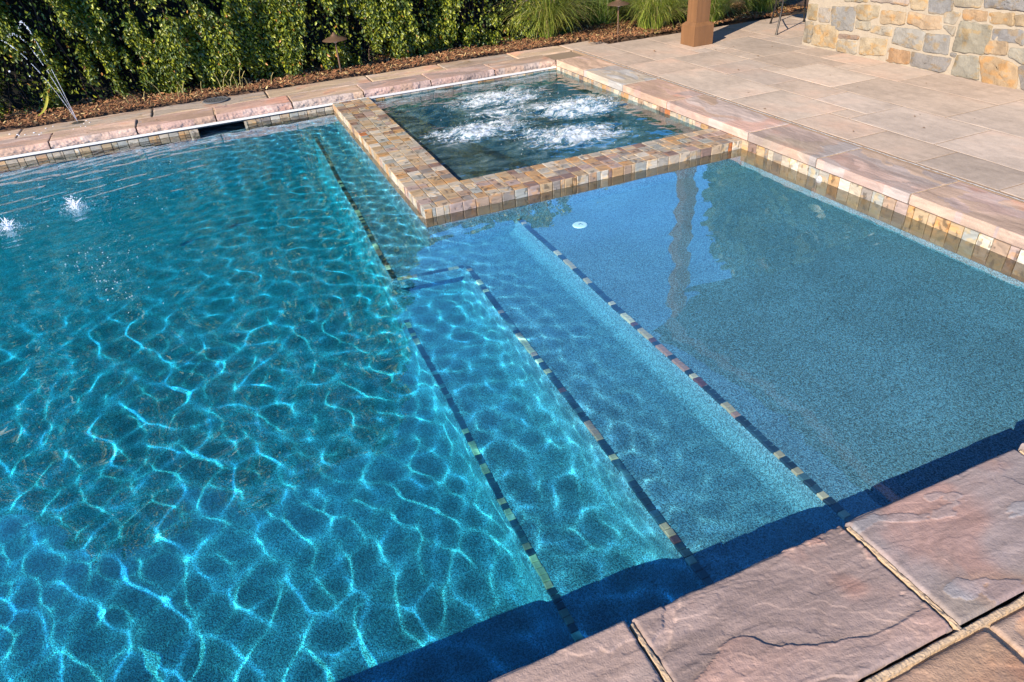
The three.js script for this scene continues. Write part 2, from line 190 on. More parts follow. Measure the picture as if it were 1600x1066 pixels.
// ---------------------------------------------------------------- spa: tiled wall, floor
{
  const sp = thing('spa_wall', 'L-shaped raised spa wall faced with multicoloured slate tiles', 'spa wall'), r = rng(90), T = -0.053, W = 0.305;
  const core = mergeGeometries([box(XS + 0.01, XS + W - 0.01, FLOOR, T - 0.007, -0.03, ZS - 0.01), box(XS + W - 0.01, 0.0, FLOOR, T - 0.007, ZS - W + 0.01, ZS - 0.01)]); mesh('core', core, groutM, sp);
  const top = (x0, x1, z0, z1) => mesh('cap_tile', chamferSlab(rect(x0 + 0.0021, x1 - 0.0021, z0 + 0.0021, z1 - 0.0021, 0.0008, r), 0.009 + rr(-0.0008, 0.0012, r), 0.0016, T - 0.009, 'y', r() * 9, r() * 9), slateM(r), sp);
  const p = W / 4, run = (a, b, fn) => { for (let t = b; t > a + 0.012;) { const w = Math.min(p, t - a), k = r(); if (k < 0.22) { const s = w * rr(0.3, 0.42, r); fn(t - s, t); fn(t - w, t - s); } else fn(t - w, t); t -= w; } };
  for (let c = 0; c < 4; c++) for (let t = ZS; t > -0.02; t -= p) { const z0 = Math.max(-0.028, t - p), x0 = XS + c * p; if (r() < 0.16) { const s = p * rr(0.28, 0.4, r); top(x0, x0 + p - s, z0, t); top(x0 + p - s, x0 + p, z0, t); } else top(x0, x0 + p, z0, t); }
  for (let c = 0; c < 4; c++) run(XS + W, -0.004, (a, b) => top(a, b, ZS - (c + 1) * p, ZS - c * p));
  run(XS, -0.003, (a, b) => { mesh('side_tile', chamferSlab(rect(a + 0.0015, b - 0.0015, -0.1065, T - 0.002, 0.0007, r), 0.010, 0.002, ZS - 0.0095, '+z', r() * 9, r() * 9), slateM(r), sp); mesh('wet_tile', chamferSlab(rect(a + 0.0015, b - 0.0015, -0.154, -0.1075, 0.0005, r), 0.0094, 0.0015, ZS - 0.0095, '+z', r() * 9, r() * 9), wetCols[Math.floor(r() * 5)], sp); });
  run(-0.03, ZS, (a, b) => { mesh('side_tile', chamferSlab(rect(a + 0.0015, b - 0.0015, -0.1065, T - 0.002, 0.0007, r), 0.010, 0.002, XS + 0.0095, '-x', r() * 9, r() * 9), slateM(r), sp); mesh('wet_tile', chamferSlab(rect(a + 0.0015, b - 0.0015, -0.154, -0.1075, 0.0005, r), 0.0094, 0.0015, XS + 0.0095, '-x', r() * 9, r() * 9), wetCols[Math.floor(r() * 5)], sp); });
  run(-0.03, ZS - W, (a, b) => mesh('inner_tile', chamferSlab([[-b, -0.2], [-a, -0.2], [-a, T - 0.002], [-b, T - 0.002]], 0.008, 0.002, 0, '-x').applyMatrix4(new THREE.Matrix4().makeRotationY(Math.PI)).translate(XS + W - 0.0095, 0, 0), slateM(r), sp));
  // bonded tile strip of the spa's far side, and the plaster below
  run(XS + W, -0.005, (a, b) => mesh('inner_tile', chamferSlab(rect(a + 0.0015, b - 0.0015, -0.2, -0.066, 0.0007, r), 0.008, 0.002, -0.0015, '+z', r() * 9, r() * 9), slateM(r), sp));
  mesh('plaster', mergeGeometries([box(XS - 0.0, XS + 0.009, FLOOR, -0.156, -0.03, ZS - 0.0097), box(XS - 0.0, -0.001, FLOOR, -0.156, ZS - 0.0095, ZS)]), plasterM, sp);
}

// ---------------------------------------------------------------- coping stones
// A split sandstone slab as a fine height field: terraced ledges on top, worn edges; `rock` gives it a chiselled front.
function cleft(w, d, t, nx, nz, o = {}) {
  const { amp = 0.004, seed = 1, rock = 0, edge = 0.002, K = rock ? 9 : 4, round = 0.008 } = o, pos = [], idx = [], uv = [], col = [], C = nx + 3, ou = hash(seed, 1, 2) * 7, ov = hash(seed, 2, 3) * 7;
  let lay = 0; const put = (x, y, z, u, v) => { pos.push(x, y, z); uv.push(u + ou, v + ov); const a = hash(lay, seed, 4), b = hash(lay, seed, 6), l = (0.84 + 0.32 * a) * (1 + 0.10 * (fbm(x * 7 + ou, z * 16 + ov, 3, seed + 44) - 0.5)), p = sm(b + 0.7 * (fbm(x * 3 + ov, z * 6, 3, seed + 45) - 0.5), 0.45, 0.75), t = sm(1 - b + 0.7 * (fbm(x * 3, z * 6 + ou, 3, seed + 46) - 0.5), 0.6, 0.9); col.push(l * (1 - 0.15 * p), l * (1 - 0.02 * p + 0.03 * t), l * (1 + 0.06 * p - 0.08 * t)); };
  const grade = (i, n, L) => { const e = Math.min(0.0025, 0.4 * L / n); return i === 0 ? 0 : i === n ? L : e + (L - 2 * e) * (i - 1) / (n - 2); };
  const H = (x, z) => {
    const wv = fbm(x * 3 + ou, z * 3 + ov, 3, seed) - 0.5, n = (fbm(x * 1.7 + ou + wv * 0.7, z * 5 + ov + wv * 1.2, 3, seed + 3) + 0.07 * (fbm(x * 18, z * 40, 4, seed + 13) - 0.5)) * 7, f = Math.floor(n), q = n - f, n2 = (fbm(x * 5 + ov, z * 14 + ou, 3, seed + 23) + 0.05 * (fbm(x * 40, z * 70, 3, seed + 33) - 0.5)) * 7, f2 = Math.floor(n2), terr = (f + sm(q, 0.93, 0.99)) / 6 + 0.055 * (f2 + sm(n2 - f2, 0.92, 0.99) - 3); lay = q > 0.96 ? f + 1 : f;
    const e = Math.min(x + w / 2, w / 2 - x, z + d, -z), rd = e < round ? round * (1 - Math.sqrt(Math.max(0, 1 - (1 - e / round) ** 2))) : 0;
    return amp * 6 * (terr - 0.55) + amp * 0.9 * (fbm(x * 14 + ou, z * 34 + ov, 4, seed + 5) - 0.5) + amp * 0.35 * (fbm(x * 90, z * 120, 2, seed + 6) - 0.5) - rd * (rock ? 0.4 : 1);
  };
  for (let j = 0; j <= nz + K; j++) for (let i = 0; i < C; i++) {
    const ii = clamp(i - 1, 0, nx), x = grade(ii, nx, w) - w / 2, skirt = i === 0 || i === C - 1;
    if (j < K) { // front face, from its foot up
      const q = j / K, bulge = rock * (0.6 * Math.sin(q * Math.PI * 0.8 + 0.3) + 1.5 * (fbm(x * 24 + ou, q * 2.2, 4, seed + 8) - 0.5) + 0.9 * (fbm(x * 75 + ou, q * 5, 2, seed + 9) - 0.5)), nr = edge * 2 * (fbm(x * 9 + ou, q * 1.5, 3, seed + 7) - 0.5);
      const y = mix(-t, H(x, -0.001) - (rock ? 0.004 : 0), q); put(x, skirt ? -t : y, bulge + nr - (rock ? q * q * rock * 0.9 : 0), x, y);
    } else {
      const q = grade(j - K, nz, d) / d, z0 = edge * 2 * (fbm(x * 9 + ou, 1.5, 3, seed + 7) - 0.5) - (rock ? rock * 0.9 : 0), z = mix(z0, -d, q); let xx = x; if (ii === 0 || ii === nx) xx += edge * 1.6 * (fbm(z * 12, seed, 3, seed + 4) - 0.5);
      if (j === nz + K) put(xx, skirt ? -t : -0.003 + H(x, -d + 0.001), -d, xx, z); else put(xx, skirt ? -t : H(x, Math.min(z, -0.0005)), z, xx, z);
    }
  }
  for (let j = 0; j < nz + K; j++) for (let i = 0; i < C - 1; i++) { const a = j * C + i, b = a + C; idx.push(a, a + 1, b, a + 1, b + 1, b); }
  const g = geom(pos, idx, uv); g.setAttribute('color', new THREE.Float32BufferAttribute(col, 3)); return g;
}
const stoneM = (c, bs = 0.0022) => M({ c, map: sand1, bumpMap: sandB1, bumpScale: bs, roughness: 0.86, vertexColors: true });
const mortarM = M({ c: [0.42, 0.31, 0.20], roughness: 1, bumpMap: rough4, bumpScale: 0.006 });
function bead(x0, z0, x1, z1, w, top, seed, bottom = -0.05) { // rough mortar joint
  const L = Math.hypot(x1 - x0, z1 - z0), n = Math.max(6, Math.round(L / 0.006)), K = 7, pos = [], idx = [], uv = [], dx = (x1 - x0) / L, dz = (z1 - z0) / L;
  for (let i = 0; i <= n; i++) { const t = i / n, s = t * L, off = (fbm(s * 14, seed, 3, seed) - 0.5) * w * 0.35, ww = w * (0.85 + 0.45 * (fbm(s * 22, 3, 3, seed + 2) - 0.3));
    for (let k = 0; k <= K; k++) { const q = k / K * 2 - 1, y = k === 0 || k === K ? bottom : top - 0.002 * q * q * q * q + 0.0055 * (fbm(s * 90, k * 0.8, 3, seed + 5) - 0.5), o = q * ww / 2 + off; pos.push(x0 + dx * s - dz * o, y, z0 + dz * s + dx * o); uv.push(s, o); } }
  for (let i = 0; i < n; i++) for (let k = 0; k < K; k++) { const a = i * (K + 1) + k, b = a + K + 1; idx.push(a, a + 1, b, a + 1, b + 1, b); }
  return geom(pos, idx, uv);
}
const coping = thing('pool_coping', 'sandstone coping round the pool in pink, grey and brown slabs', null, [0, 0, 0], null, 'structure');
{ // near edge
  const XJ = [-4.16, -3.56, -2.96, -2.362, -1.762, -1.166, -0.572, 0.02], cols = [[0.52, 0.36, 0.29], [0.52, 0.37, 0.30], [0.50, 0.36, 0.295], [0.49, 0.315, 0.25], [0.34, 0.27, 0.245], [0.44, 0.31, 0.26], [0.46, 0.33, 0.27]];
  for (let i = 0; i < 7; i++) { const w = XJ[i + 1] - XJ[i] - 0.017, big = i >= 2 && i <= 5, s = mesh('coping_stone', cleft(w, 0.306, 0.052, big ? 230 : 60, big ? 130 : 30, { amp: [0.0025, 0.0025, 0.003, 0.0038, 0.0022, 0.0036, 0.0025][i], seed: 40 + i * 7, edge: 0.005, K: 5, round: 0.010 }), stoneM(cols[i], 0.003), coping); s.position.set((XJ[i] + XJ[i + 1]) / 2, 0, ZN); s.rotation.y = Math.PI; }
  for (let i = 1; i < 7; i++) mesh('mortar_joint', bead(XJ[i] + 0.003, ZN + 0.012, XJ[i] + 0.003, ZN + 0.318, 0.017, -0.0045, 60 + i), mortarM, coping);
  mesh('mortar_joint', bead(-3.6, ZN + 0.318, 0.1, ZN + 0.318, 0.020, -0.004, 71), mortarM, coping);
}
{ // right edge, sawn face towards the pool
  const ZJ = [0.0, 0.52, 1.16, 1.76, 2.63, 3.19, 3.79, 4.40, 5.0, 5.47], cols = [[0.66, 0.45, 0.36], [0.56, 0.47, 0.41], [0.63, 0.42, 0.34], [0.60, 0.42, 0.34], [0.50, 0.385, 0.33], [0.54, 0.39, 0.325], [0.54, 0.38, 0.32], [0.48, 0.35, 0.29], [0.56, 0.4, 0.33]];
  for (let i = 0; i < 9; i++) { const w = ZJ[i + 1] - ZJ[i] - 0.008, s = mesh('coping_stone', cleft(w, 0.315, 0.05, 90, 46, { amp: 0.0013, seed: 140 + i * 5, edge: 0.0006, round: 0.004 }), stoneM(cols[i]), coping); s.rotation.y = -Math.PI / 2; s.position.set(0, 0, (ZJ[i] + ZJ[i + 1]) / 2); }
  for (let i = 1; i < 9; i++) mesh('mortar_joint', bead(0.006, ZJ[i], 0.315, ZJ[i], 0.010, -0.003, 160 + i), mortarM, coping);
}
{ // far edge, rock-faced front
  const XJ = [-6.47, -5.88, -5.29, -4.70, -4.11, -3.52, -2.95, -2.36, -1.775, -1.19, -0.60, -0.004], r = rng(19);
  const cols = [[0.55, 0.36, 0.29], [0.60, 0.42, 0.33], [0.58, 0.38, 0.31]];
  for (let i = 0; i < 11; i++) { const w = XJ[i + 1] - XJ[i] - 0.010, s = mesh('coping_stone', cleft(w, 0.285, 0.05, 120, 24, { amp: 0.0016, seed: 200 + i * 3, rock: 0.010, edge: 0.004 }), stoneM(cols[i % 3]), coping); s.position.set((XJ[i] + XJ[i + 1]) / 2, rr(-0.002, 0.002, r), 0.0); }
  for (let i = 1; i < 11; i++) mesh('mortar_joint', bead(XJ[i], -0.022, XJ[i], -0.285, 0.010, -0.006, 230 + i), mortarM, coping);
}
const walk = thing('far_walkway', 'row of sandstone slabs between the far coping and the mulch', null, [0, 0, 0], null, 'structure');
{
  const XJ = [-6.2, -5.25, -4.36, -3.41, -2.51, -1.63, -0.95, -0.25, 0.3], cols = [[0.50, 0.36, 0.27], [0.55, 0.40, 0.30], [0.58, 0.43, 0.33]];
  for (let i = 0; i < 8; i++) { const w = XJ[i + 1] - XJ[i] - 0.012, s = mesh('paving_slab', cleft(w, 0.29, 0.05, 110, 34, { amp: 0.0018, seed: 260 + i * 3, edge: 0.006, round: 0.006 }), stoneM(cols[(i * 2) % 3]), walk); s.position.set((XJ[i] + XJ[i + 1]) / 2, 0.001, -0.292); }
  mesh('joint_sand', box(-6.2, 0.3, -0.05, -0.012, -0.57, -0.05), M({ c: [0.20, 0.15, 0.10], roughness: 1 }), walk);
}
// ---------------------------------------------------------------- patio pavers
const patio = thing('patio', 'patio of pale rectangular sandstone pavers in a random pattern', null, [0, 0, 0], null, 'structure');
{
  const r = rng(55), G = 0.152, cols = [[0.70, 0.585, 0.50], [0.67, 0.57, 0.495], [0.72, 0.59, 0.50], [0.68, 0.59, 0.53], [0.72, 0.575, 0.48], [0.64, 0.55, 0.485], [0.71, 0.61, 0.53]].map((c) => [0.9, 1.0, 1.08].map((k) => M({ c: [c[0] * 0.81 * k, c[1] * 0.78 * k, c[2] * 0.725 * k], map: pave1, bumpMap: sandB1, bumpScale: 0.0016, roughness: 0.86 }))).flat();
  mesh('joint_sand', mergeGeometries([box(0.316, 3.9, -0.05, -0.0002, -0.29, 5.6), box(0.31, 0.72, -0.05, -0.004, -0.575, -0.29)]), M({ c: [0.25, 0.175, 0.115], roughness: 1, bumpMap: rough4, bumpScale: 0.003 }), patio);
  const nX = 23, nZ = 39, x0 = 0.352, z0 = -0.29, used = new Uint8Array(nX * nZ), sizes = [[4, 3], [3, 4], [4, 3], [3, 3], [3, 2], [2, 3], [4, 4], [6, 3], [5, 3], [4, 3]];
  for (let j = 0; j < nZ; j++) for (let i = 0; i < nX; i++) {
    if (used[j * nX + i]) continue; let pick = [1, 1];
    for (let t = 0; t < 14; t++) { const [b, a] = sizes[Math.floor(r() * sizes.length)]; let ok = i + a <= nX && j + b <= nZ; for (let y = 0; ok && y < b; y++) for (let x = 0; x < a; x++) if (used[(j + y) * nX + i + x]) { ok = false; break; } if (ok) { pick = [a, b]; break; } }
    const [a, b] = pick; for (let y = 0; y < b; y++) for (let x = 0; x < a; x++) used[(j + y) * nX + i + x] = 1;
    const xa = x0 + i * G, za = z0 + j * G; if (xa > 2.05 && za > 1.3) continue;
    const g = Math.max(a, b) > 1 ? cleft(b * G - 0.006, a * G - 0.006, 0.045, b * 9, a * 9, { amp: 0.0003, seed: 300 + i * 41 + j, edge: 0.0022, K: 2, round: 0.0022 }) : cleft(b * G - 0.006, a * G - 0.006, 0.045, 8, 8, { amp: 0.0003, seed: 300 + i * 41 + j, edge: 0.002, K: 2, round: 0.0022 });
    const s = mesh('paver', g, cols[Math.floor(r() * cols.length)], patio); s.rotation.y = -Math.PI / 2; s.position.set(xa + 0.0025, rr(0.0013, 0.0019, r), za + b * G / 2);
  }
  for (const [a, b] of [[0.31, 0.72]]) { const s = mesh('paver', cleft(b - a - 0.006, 0.285, 0.045, 30, 20, { amp: 0.001, seed: 801, edge: 0.003, K: 2 }), cols[1], patio); s.position.set((a + b) / 2, 0, -0.29); }
  // strip behind the near coping
  const near = [[-3.6, -2.75, 0.5, 0], [-2.745, -2.2, 0.5, 2], [-2.195, -1.712, 0.6, 0], [-1.705, -1.1, 0.6, 1], [-1.095, -0.5, 0.6, 0], [-0.495, 0.1, 0.6, 2]], nm = [[0.42, 0.265, 0.19], [0.47, 0.29, 0.20], [0.43, 0.28, 0.21]].map((c) => stoneM(c, 0.004));
  mesh('joint_sand', box(-3.6, 0.1, -0.05, -0.012, ZN + 0.325, ZN + 1), mortarM, patio);
  for (const [a, b, d, k] of near) { const s = mesh('paver', cleft(b - a - 0.012, d, 0.045, 150, 120, { amp: 0.0022, seed: 820 + Math.round(a * 10), edge: 0.003 }), nm[k], patio); s.position.set((a + b) / 2, 0, ZN + 0.333); s.rotation.y = Math.PI; }
  // pale caulked joint behind the right coping
  const jt = mesh('expansion_joint', bead(0.333, -0.28, 0.333, 5.5, 0.016, 0.0005, 95), M({ c: [0.30, 0.30, 0.30], roughness: 0.9, bumpMap: rough4, bumpScale: 0.002 }), patio); tag(jt, 'pale grey caulked joint');
}

// ---------------------------------------------------------------- water
// One wave field: long swell from the spa overflow, chop, and fine ripples. Returns [height, d/dx, d/dz].
const waves = (() => {
  const r = rng(404), L = [], add = (n, l0, l1, slope, a0, a1) => { for (let i = 0; i < n; i++) { const l = l0 * Math.pow(l1 / l0, r()), k = 2 * Math.PI / l, a = rr(a0, a1, r); L.push([k * Math.cos(a), k * Math.sin(a), r() * 6.283, slope / k / Math.sqrt(n)]); } return L.length; };
  const n1 = add(9, 0.55, 1.5, 0.020, 0, 6.28), n2 = add(16, 0.24, 0.5, 0.020, 0, 6.28), n3 = add(12, 0.08, 0.2, 0.085, 1.1, 2.0);
  return (x, z) => { let h = 0, gx = 0, gz = 0; const rip = 1.0 * sm(-x, 2.3, 3.6) * sm(-z, -3.4, -0.6), calm = mix(0.55, 1, sm(-x, 1.5, 3));
    for (let i = 0; i < n3; i++) { const w = i < n1 ? calm : i < n2 ? calm * calm : 0.1 + rip, [kx, kz, p, a] = L[i], t = kx * x + kz * z + p, s = Math.sin(t) * a * w, c = Math.cos(t) * a * w; h += s; gx += c * kx; gz += c * kz; }
    for (const [cx, cz] of [[-3.84, 1.31], [-4.17, 1.45]]) { const dx = x - cx, dz = z - cz, d = Math.hypot(dx, dz) + 1e-4; if (d < 0.9) { const k = 2 * Math.PI / 0.075, a = 0.10 * Math.exp(-d * 4) * sm(d, 0, 0.06), c = Math.cos(d * k) * a; gx += c * dx / d; gz += c * dz / d; h += Math.sin(d * k) * a / k; } }
    return [h, gx, gz]; };
})();
// Caustic light painted into the water sheet colour: rays bent by the slope of a wave field are counted where they land on the floor below.
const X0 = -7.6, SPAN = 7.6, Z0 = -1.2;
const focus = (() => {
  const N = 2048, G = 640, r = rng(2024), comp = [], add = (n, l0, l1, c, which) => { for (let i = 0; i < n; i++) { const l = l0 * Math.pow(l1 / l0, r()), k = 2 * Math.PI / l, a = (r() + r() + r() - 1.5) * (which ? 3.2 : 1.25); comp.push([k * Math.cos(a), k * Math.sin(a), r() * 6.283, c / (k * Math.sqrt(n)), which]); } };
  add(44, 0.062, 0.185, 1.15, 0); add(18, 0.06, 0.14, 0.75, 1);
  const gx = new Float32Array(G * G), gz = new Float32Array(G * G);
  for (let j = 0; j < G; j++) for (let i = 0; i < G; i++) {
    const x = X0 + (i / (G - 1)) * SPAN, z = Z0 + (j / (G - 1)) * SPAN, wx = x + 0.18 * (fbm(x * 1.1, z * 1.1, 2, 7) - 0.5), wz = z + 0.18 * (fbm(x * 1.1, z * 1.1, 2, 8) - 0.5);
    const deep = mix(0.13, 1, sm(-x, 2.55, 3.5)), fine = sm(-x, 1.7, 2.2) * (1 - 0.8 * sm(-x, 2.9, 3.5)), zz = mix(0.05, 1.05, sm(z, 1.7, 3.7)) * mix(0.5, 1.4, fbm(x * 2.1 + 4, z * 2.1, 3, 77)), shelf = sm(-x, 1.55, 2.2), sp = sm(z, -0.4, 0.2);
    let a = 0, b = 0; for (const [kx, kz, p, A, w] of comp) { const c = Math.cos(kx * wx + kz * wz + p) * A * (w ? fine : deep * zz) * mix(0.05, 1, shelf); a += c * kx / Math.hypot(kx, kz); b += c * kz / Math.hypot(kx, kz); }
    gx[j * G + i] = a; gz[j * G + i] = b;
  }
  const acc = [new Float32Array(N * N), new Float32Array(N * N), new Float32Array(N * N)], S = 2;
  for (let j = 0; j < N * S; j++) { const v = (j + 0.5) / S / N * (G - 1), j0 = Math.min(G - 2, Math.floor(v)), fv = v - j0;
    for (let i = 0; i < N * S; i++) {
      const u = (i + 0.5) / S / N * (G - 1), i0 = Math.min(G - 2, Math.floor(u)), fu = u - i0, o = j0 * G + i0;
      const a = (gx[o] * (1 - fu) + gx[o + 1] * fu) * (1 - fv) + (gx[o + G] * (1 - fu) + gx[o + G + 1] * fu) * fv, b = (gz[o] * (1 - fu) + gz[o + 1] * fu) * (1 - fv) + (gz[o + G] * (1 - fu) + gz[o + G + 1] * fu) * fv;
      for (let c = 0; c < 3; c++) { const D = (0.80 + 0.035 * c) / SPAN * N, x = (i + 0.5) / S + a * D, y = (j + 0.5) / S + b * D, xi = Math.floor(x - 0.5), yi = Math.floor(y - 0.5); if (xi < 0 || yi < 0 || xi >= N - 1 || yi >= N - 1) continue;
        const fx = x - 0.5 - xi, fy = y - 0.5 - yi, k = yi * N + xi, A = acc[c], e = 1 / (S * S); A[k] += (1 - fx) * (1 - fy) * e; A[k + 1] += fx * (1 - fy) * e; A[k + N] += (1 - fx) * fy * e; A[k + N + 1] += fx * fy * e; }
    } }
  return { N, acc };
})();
const CAUSTIC_GAIN = 4;
const causticTintTex = tex(focus.N, focus.N, (u, v, i, j) => { const k = j * focus.N + i, e = i < 4 || j < 4 || i > focus.N - 5 || j > focus.N - 5, f = (c) => { const I = e ? 1 : focus.acc[c][k]; return (0.40 + 0.60 * I) / CAUSTIC_GAIN; }; return [f(0), f(1), f(2)]; }, false);

const pool = thing('pool_water', 'clear blue pool water with ripples and a caustic light pattern tinted into its surface', null, [0, 0, 0], null, 'structure');
{
  const step = 0.024, nx = Math.round(7.6 / step), nz = Math.round((ZN + 0.06) / step), pos = [], nor = [], uv = [], idx = [], id = new Int32Array((nx + 1) * (nz + 1)).fill(-1);
  const put = (i, j) => { const k = j * (nx + 1) + i; if (id[k] < 0) { const x = Math.min(X0 + i * step, -0.001), z = -0.028 + j * step, [h, a, b] = waves(x, z), L = Math.hypot(a, 1, b); id[k] = pos.length / 3; pos.push(x, WL + h * 0.6, z); nor.push(-a / L, 1 / L, -b / L); uv.push((x - X0) / SPAN, (z - Z0) / SPAN); } return id[k]; };
  for (let j = 0; j < nz; j++) for (let i = 0; i < nx; i++) { const x = X0 + i * step, z = -0.028 + j * step; if (x > XS - 0.003 && z < ZS - 0.02) continue; const a = put(i, j), b = put(i + 1, j), c = put(i, j + 1), d = put(i + 1, j + 1); idx.push(a, c, b, b, c, d); }
  const g = new THREE.BufferGeometry(); g.setAttribute('position', new THREE.Float32BufferAttribute(pos, 3)); g.setAttribute('normal', new THREE.Float32BufferAttribute(nor, 3)); g.setAttribute('uv', new THREE.Float32BufferAttribute(uv, 2)); g.setIndex(idx);
  mesh('surface', g, M({ c: [CAUSTIC_GAIN, CAUSTIC_GAIN, CAUSTIC_GAIN], map: causticTintTex, roughness: 0, transmission: 1, thickness: 0, ior: 1.75 }), pool);  // sheet colour carries the painted caustic lines, brighter than full transmission
  const body = new THREE.BoxGeometry(9.62, 1.1, ZN + 0.14); body.translate(-4.8, WL - 0.024 - 0.55, ZN / 2 + 0.005);
  mesh('water_body', body, M({ c: [1, 1, 1], transparent: true, opacity: 0, transmission: 1, thickness: 1, roughness: 0, ior: 1.33, attenuationColor: new THREE.Color().setRGB(0.24, 0.925, 0.97), attenuationDistance: 1 }), pool);
}
const spaW = thing('spa_water', 'churning spa water with four patches of white foam', null, [0, 0, 0], null, 'structure');
const foamAt = [[-0.84, 0.60, 0.46, 0.34], [-0.45, 1.22, 0.44, 0.32], [-1.26, 1.34, 0.46, 0.28], [-0.78, 1.82, 0.42, 0.28], [-1.02, 1.62, 0.3, 0.2], [-0.95, 1.0, 0.4, 0.3]];
const foamK = (x, z) => { let m = 0; foamAt.forEach(([a, b, s, t], i) => { const w = i > 3 ? 0.55 : 1, dx = x - a + 0.12 * (fbm(x * 5, z * 5, 2, 15 + i) - 0.5), dz = z - b; m = Math.max(m, w * Math.exp(-(dx * dx) / (s * s * 0.5) - (dz * dz) / (t * t * 0.5))); }); return m; };
{
  const sx0 = XS + 0.305, sz1 = ZS - 0.305, N = 1024, W = -sx0, H = sz1 + 0.03;
  const cover = (x, z) => {
    const m = foamK(x, z), wx = fbm(x * 4, z * 4, 3, 21) - 0.5, wz = fbm(x * 4, z * 4, 3, 22) - 0.5, ax = x + 0.22 * wx, az = z + 0.3 * wz;
    const n = fbm(ax * 7, az * 13, 5, 25), b = fbm(ax * 24, az * 34, 3, 29), rid = 1 - Math.abs(2 * fbm(ax * 10, az * 16, 4, 27) - 1), rid2 = 1 - Math.abs(2 * fbm(ax * 26, az * 34, 3, 28) - 1);
    const haze = sm(m * 0.85 + (n - 0.5) * 1.1, 0.12, 0.85), lace = sm(rid, 0.84, 0.99) * 0.75 + sm(rid2, 0.82, 0.98) * 0.5;
    return clamp(0.03 + 0.12 * sm(n, 0.3, 0.7) + haze * (0.22 + 0.42 * sm(b, 0.25, 0.85)) + (0.12 + 0.88 * sm(m, 0.02, 0.4)) * lace * (0.15 + 0.6 * b), 0, 0.72);
  };
  const tr = tex(N, N, (u, v) => { const c = 1 - cover(sx0 + u * W, -0.03 + v * H); return [c, c, c]; }, false);
  const col = tex(N, N, (u, v) => { const c = cover(sx0 + u * W, -0.03 + v * H); return [mix(0.22, 0.64, sm(c, 0.08, 0.55)), mix(0.50, 0.72, sm(c, 0.08, 0.55)), mix(0.60, 0.78, sm(c, 0.08, 0.55))]; }, false);
  const hgt = (x, z) => { const m = foamK(x, z), e = sm(m, 0.02, 0.6); return 0.016 * (fbm(x * 6, z * 6, 3, 33) - 0.5) * (0.7 + e) + (0.004 + 0.030 * e) * (fbm(x * 16 + fbm(x * 5, z * 5, 2, 30), z * 20, 4, 35) - 0.5) + 0.012 * e * (fbm(x * 55, z * 55, 2, 37) - 0.5) + 0.022 * sm(m, 0.5, 1); };
  const nx = 230, nz = 300, pos = [], uv = [], idx = [];
  for (let j = 0; j <= nz; j++) for (let i = 0; i <= nx; i++) { const u = i / nx, v = j / nz, x = sx0 + u * W - 0.001, z = -0.03 + v * H; pos.push(x, SPA_WL + hgt(x, z), z); uv.push(u, v); }
  for (let j = 0; j < nz; j++) for (let i = 0; i < nx; i++) { const a = j * (nx + 1) + i, b = a + nx + 1; idx.push(a, b, a + 1, a + 1, b, b + 1); }
  mesh('surface', geom(pos, idx, uv), M({ c: [1, 1, 1], map: col, transmission: 1, transmissionMap: tr, thickness: 0, roughness: 0.03, ior: 1.6 }), spaW);
  // bubbles and flung drops
  const r = rng(66), dg = new THREE.IcosahedronGeometry(1, 1), P = 1300, im = new THREE.InstancedMesh(dg, M({ c: [0.9, 0.92, 0.94], roughness: 0.12, transmission: 0.35, thickness: 0 }), P), o = new THREE.Object3D(); let n = 0;
  for (let t = 0; t < 60000 && n < P; t++) { const x = mix(sx0 + 0.02, -0.03, r()), z = mix(0.0, sz1 - 0.02, r()), m = foamK(x, z); if (r() > m * m * 0.9 + 0.003) continue; const s = rr(0.0009, 0.0024, r) * (r() < 0.05 ? 1.6 : 1); o.position.set(x, SPA_WL + hgt(x, z) + s * 0.4 + (r() < 0.25 ? Math.pow(r(), 2) * 0.05 * m : 0), z); o.scale.set(s, s * 0.8, s); o.updateMatrix(); im.setMatrixAt(n++, o.matrix); }
  im.count = n; im.name = 'bubble'; im.castShadow = true; tag(im, null, null, null, 'stuff'); spaW.add(im);
}

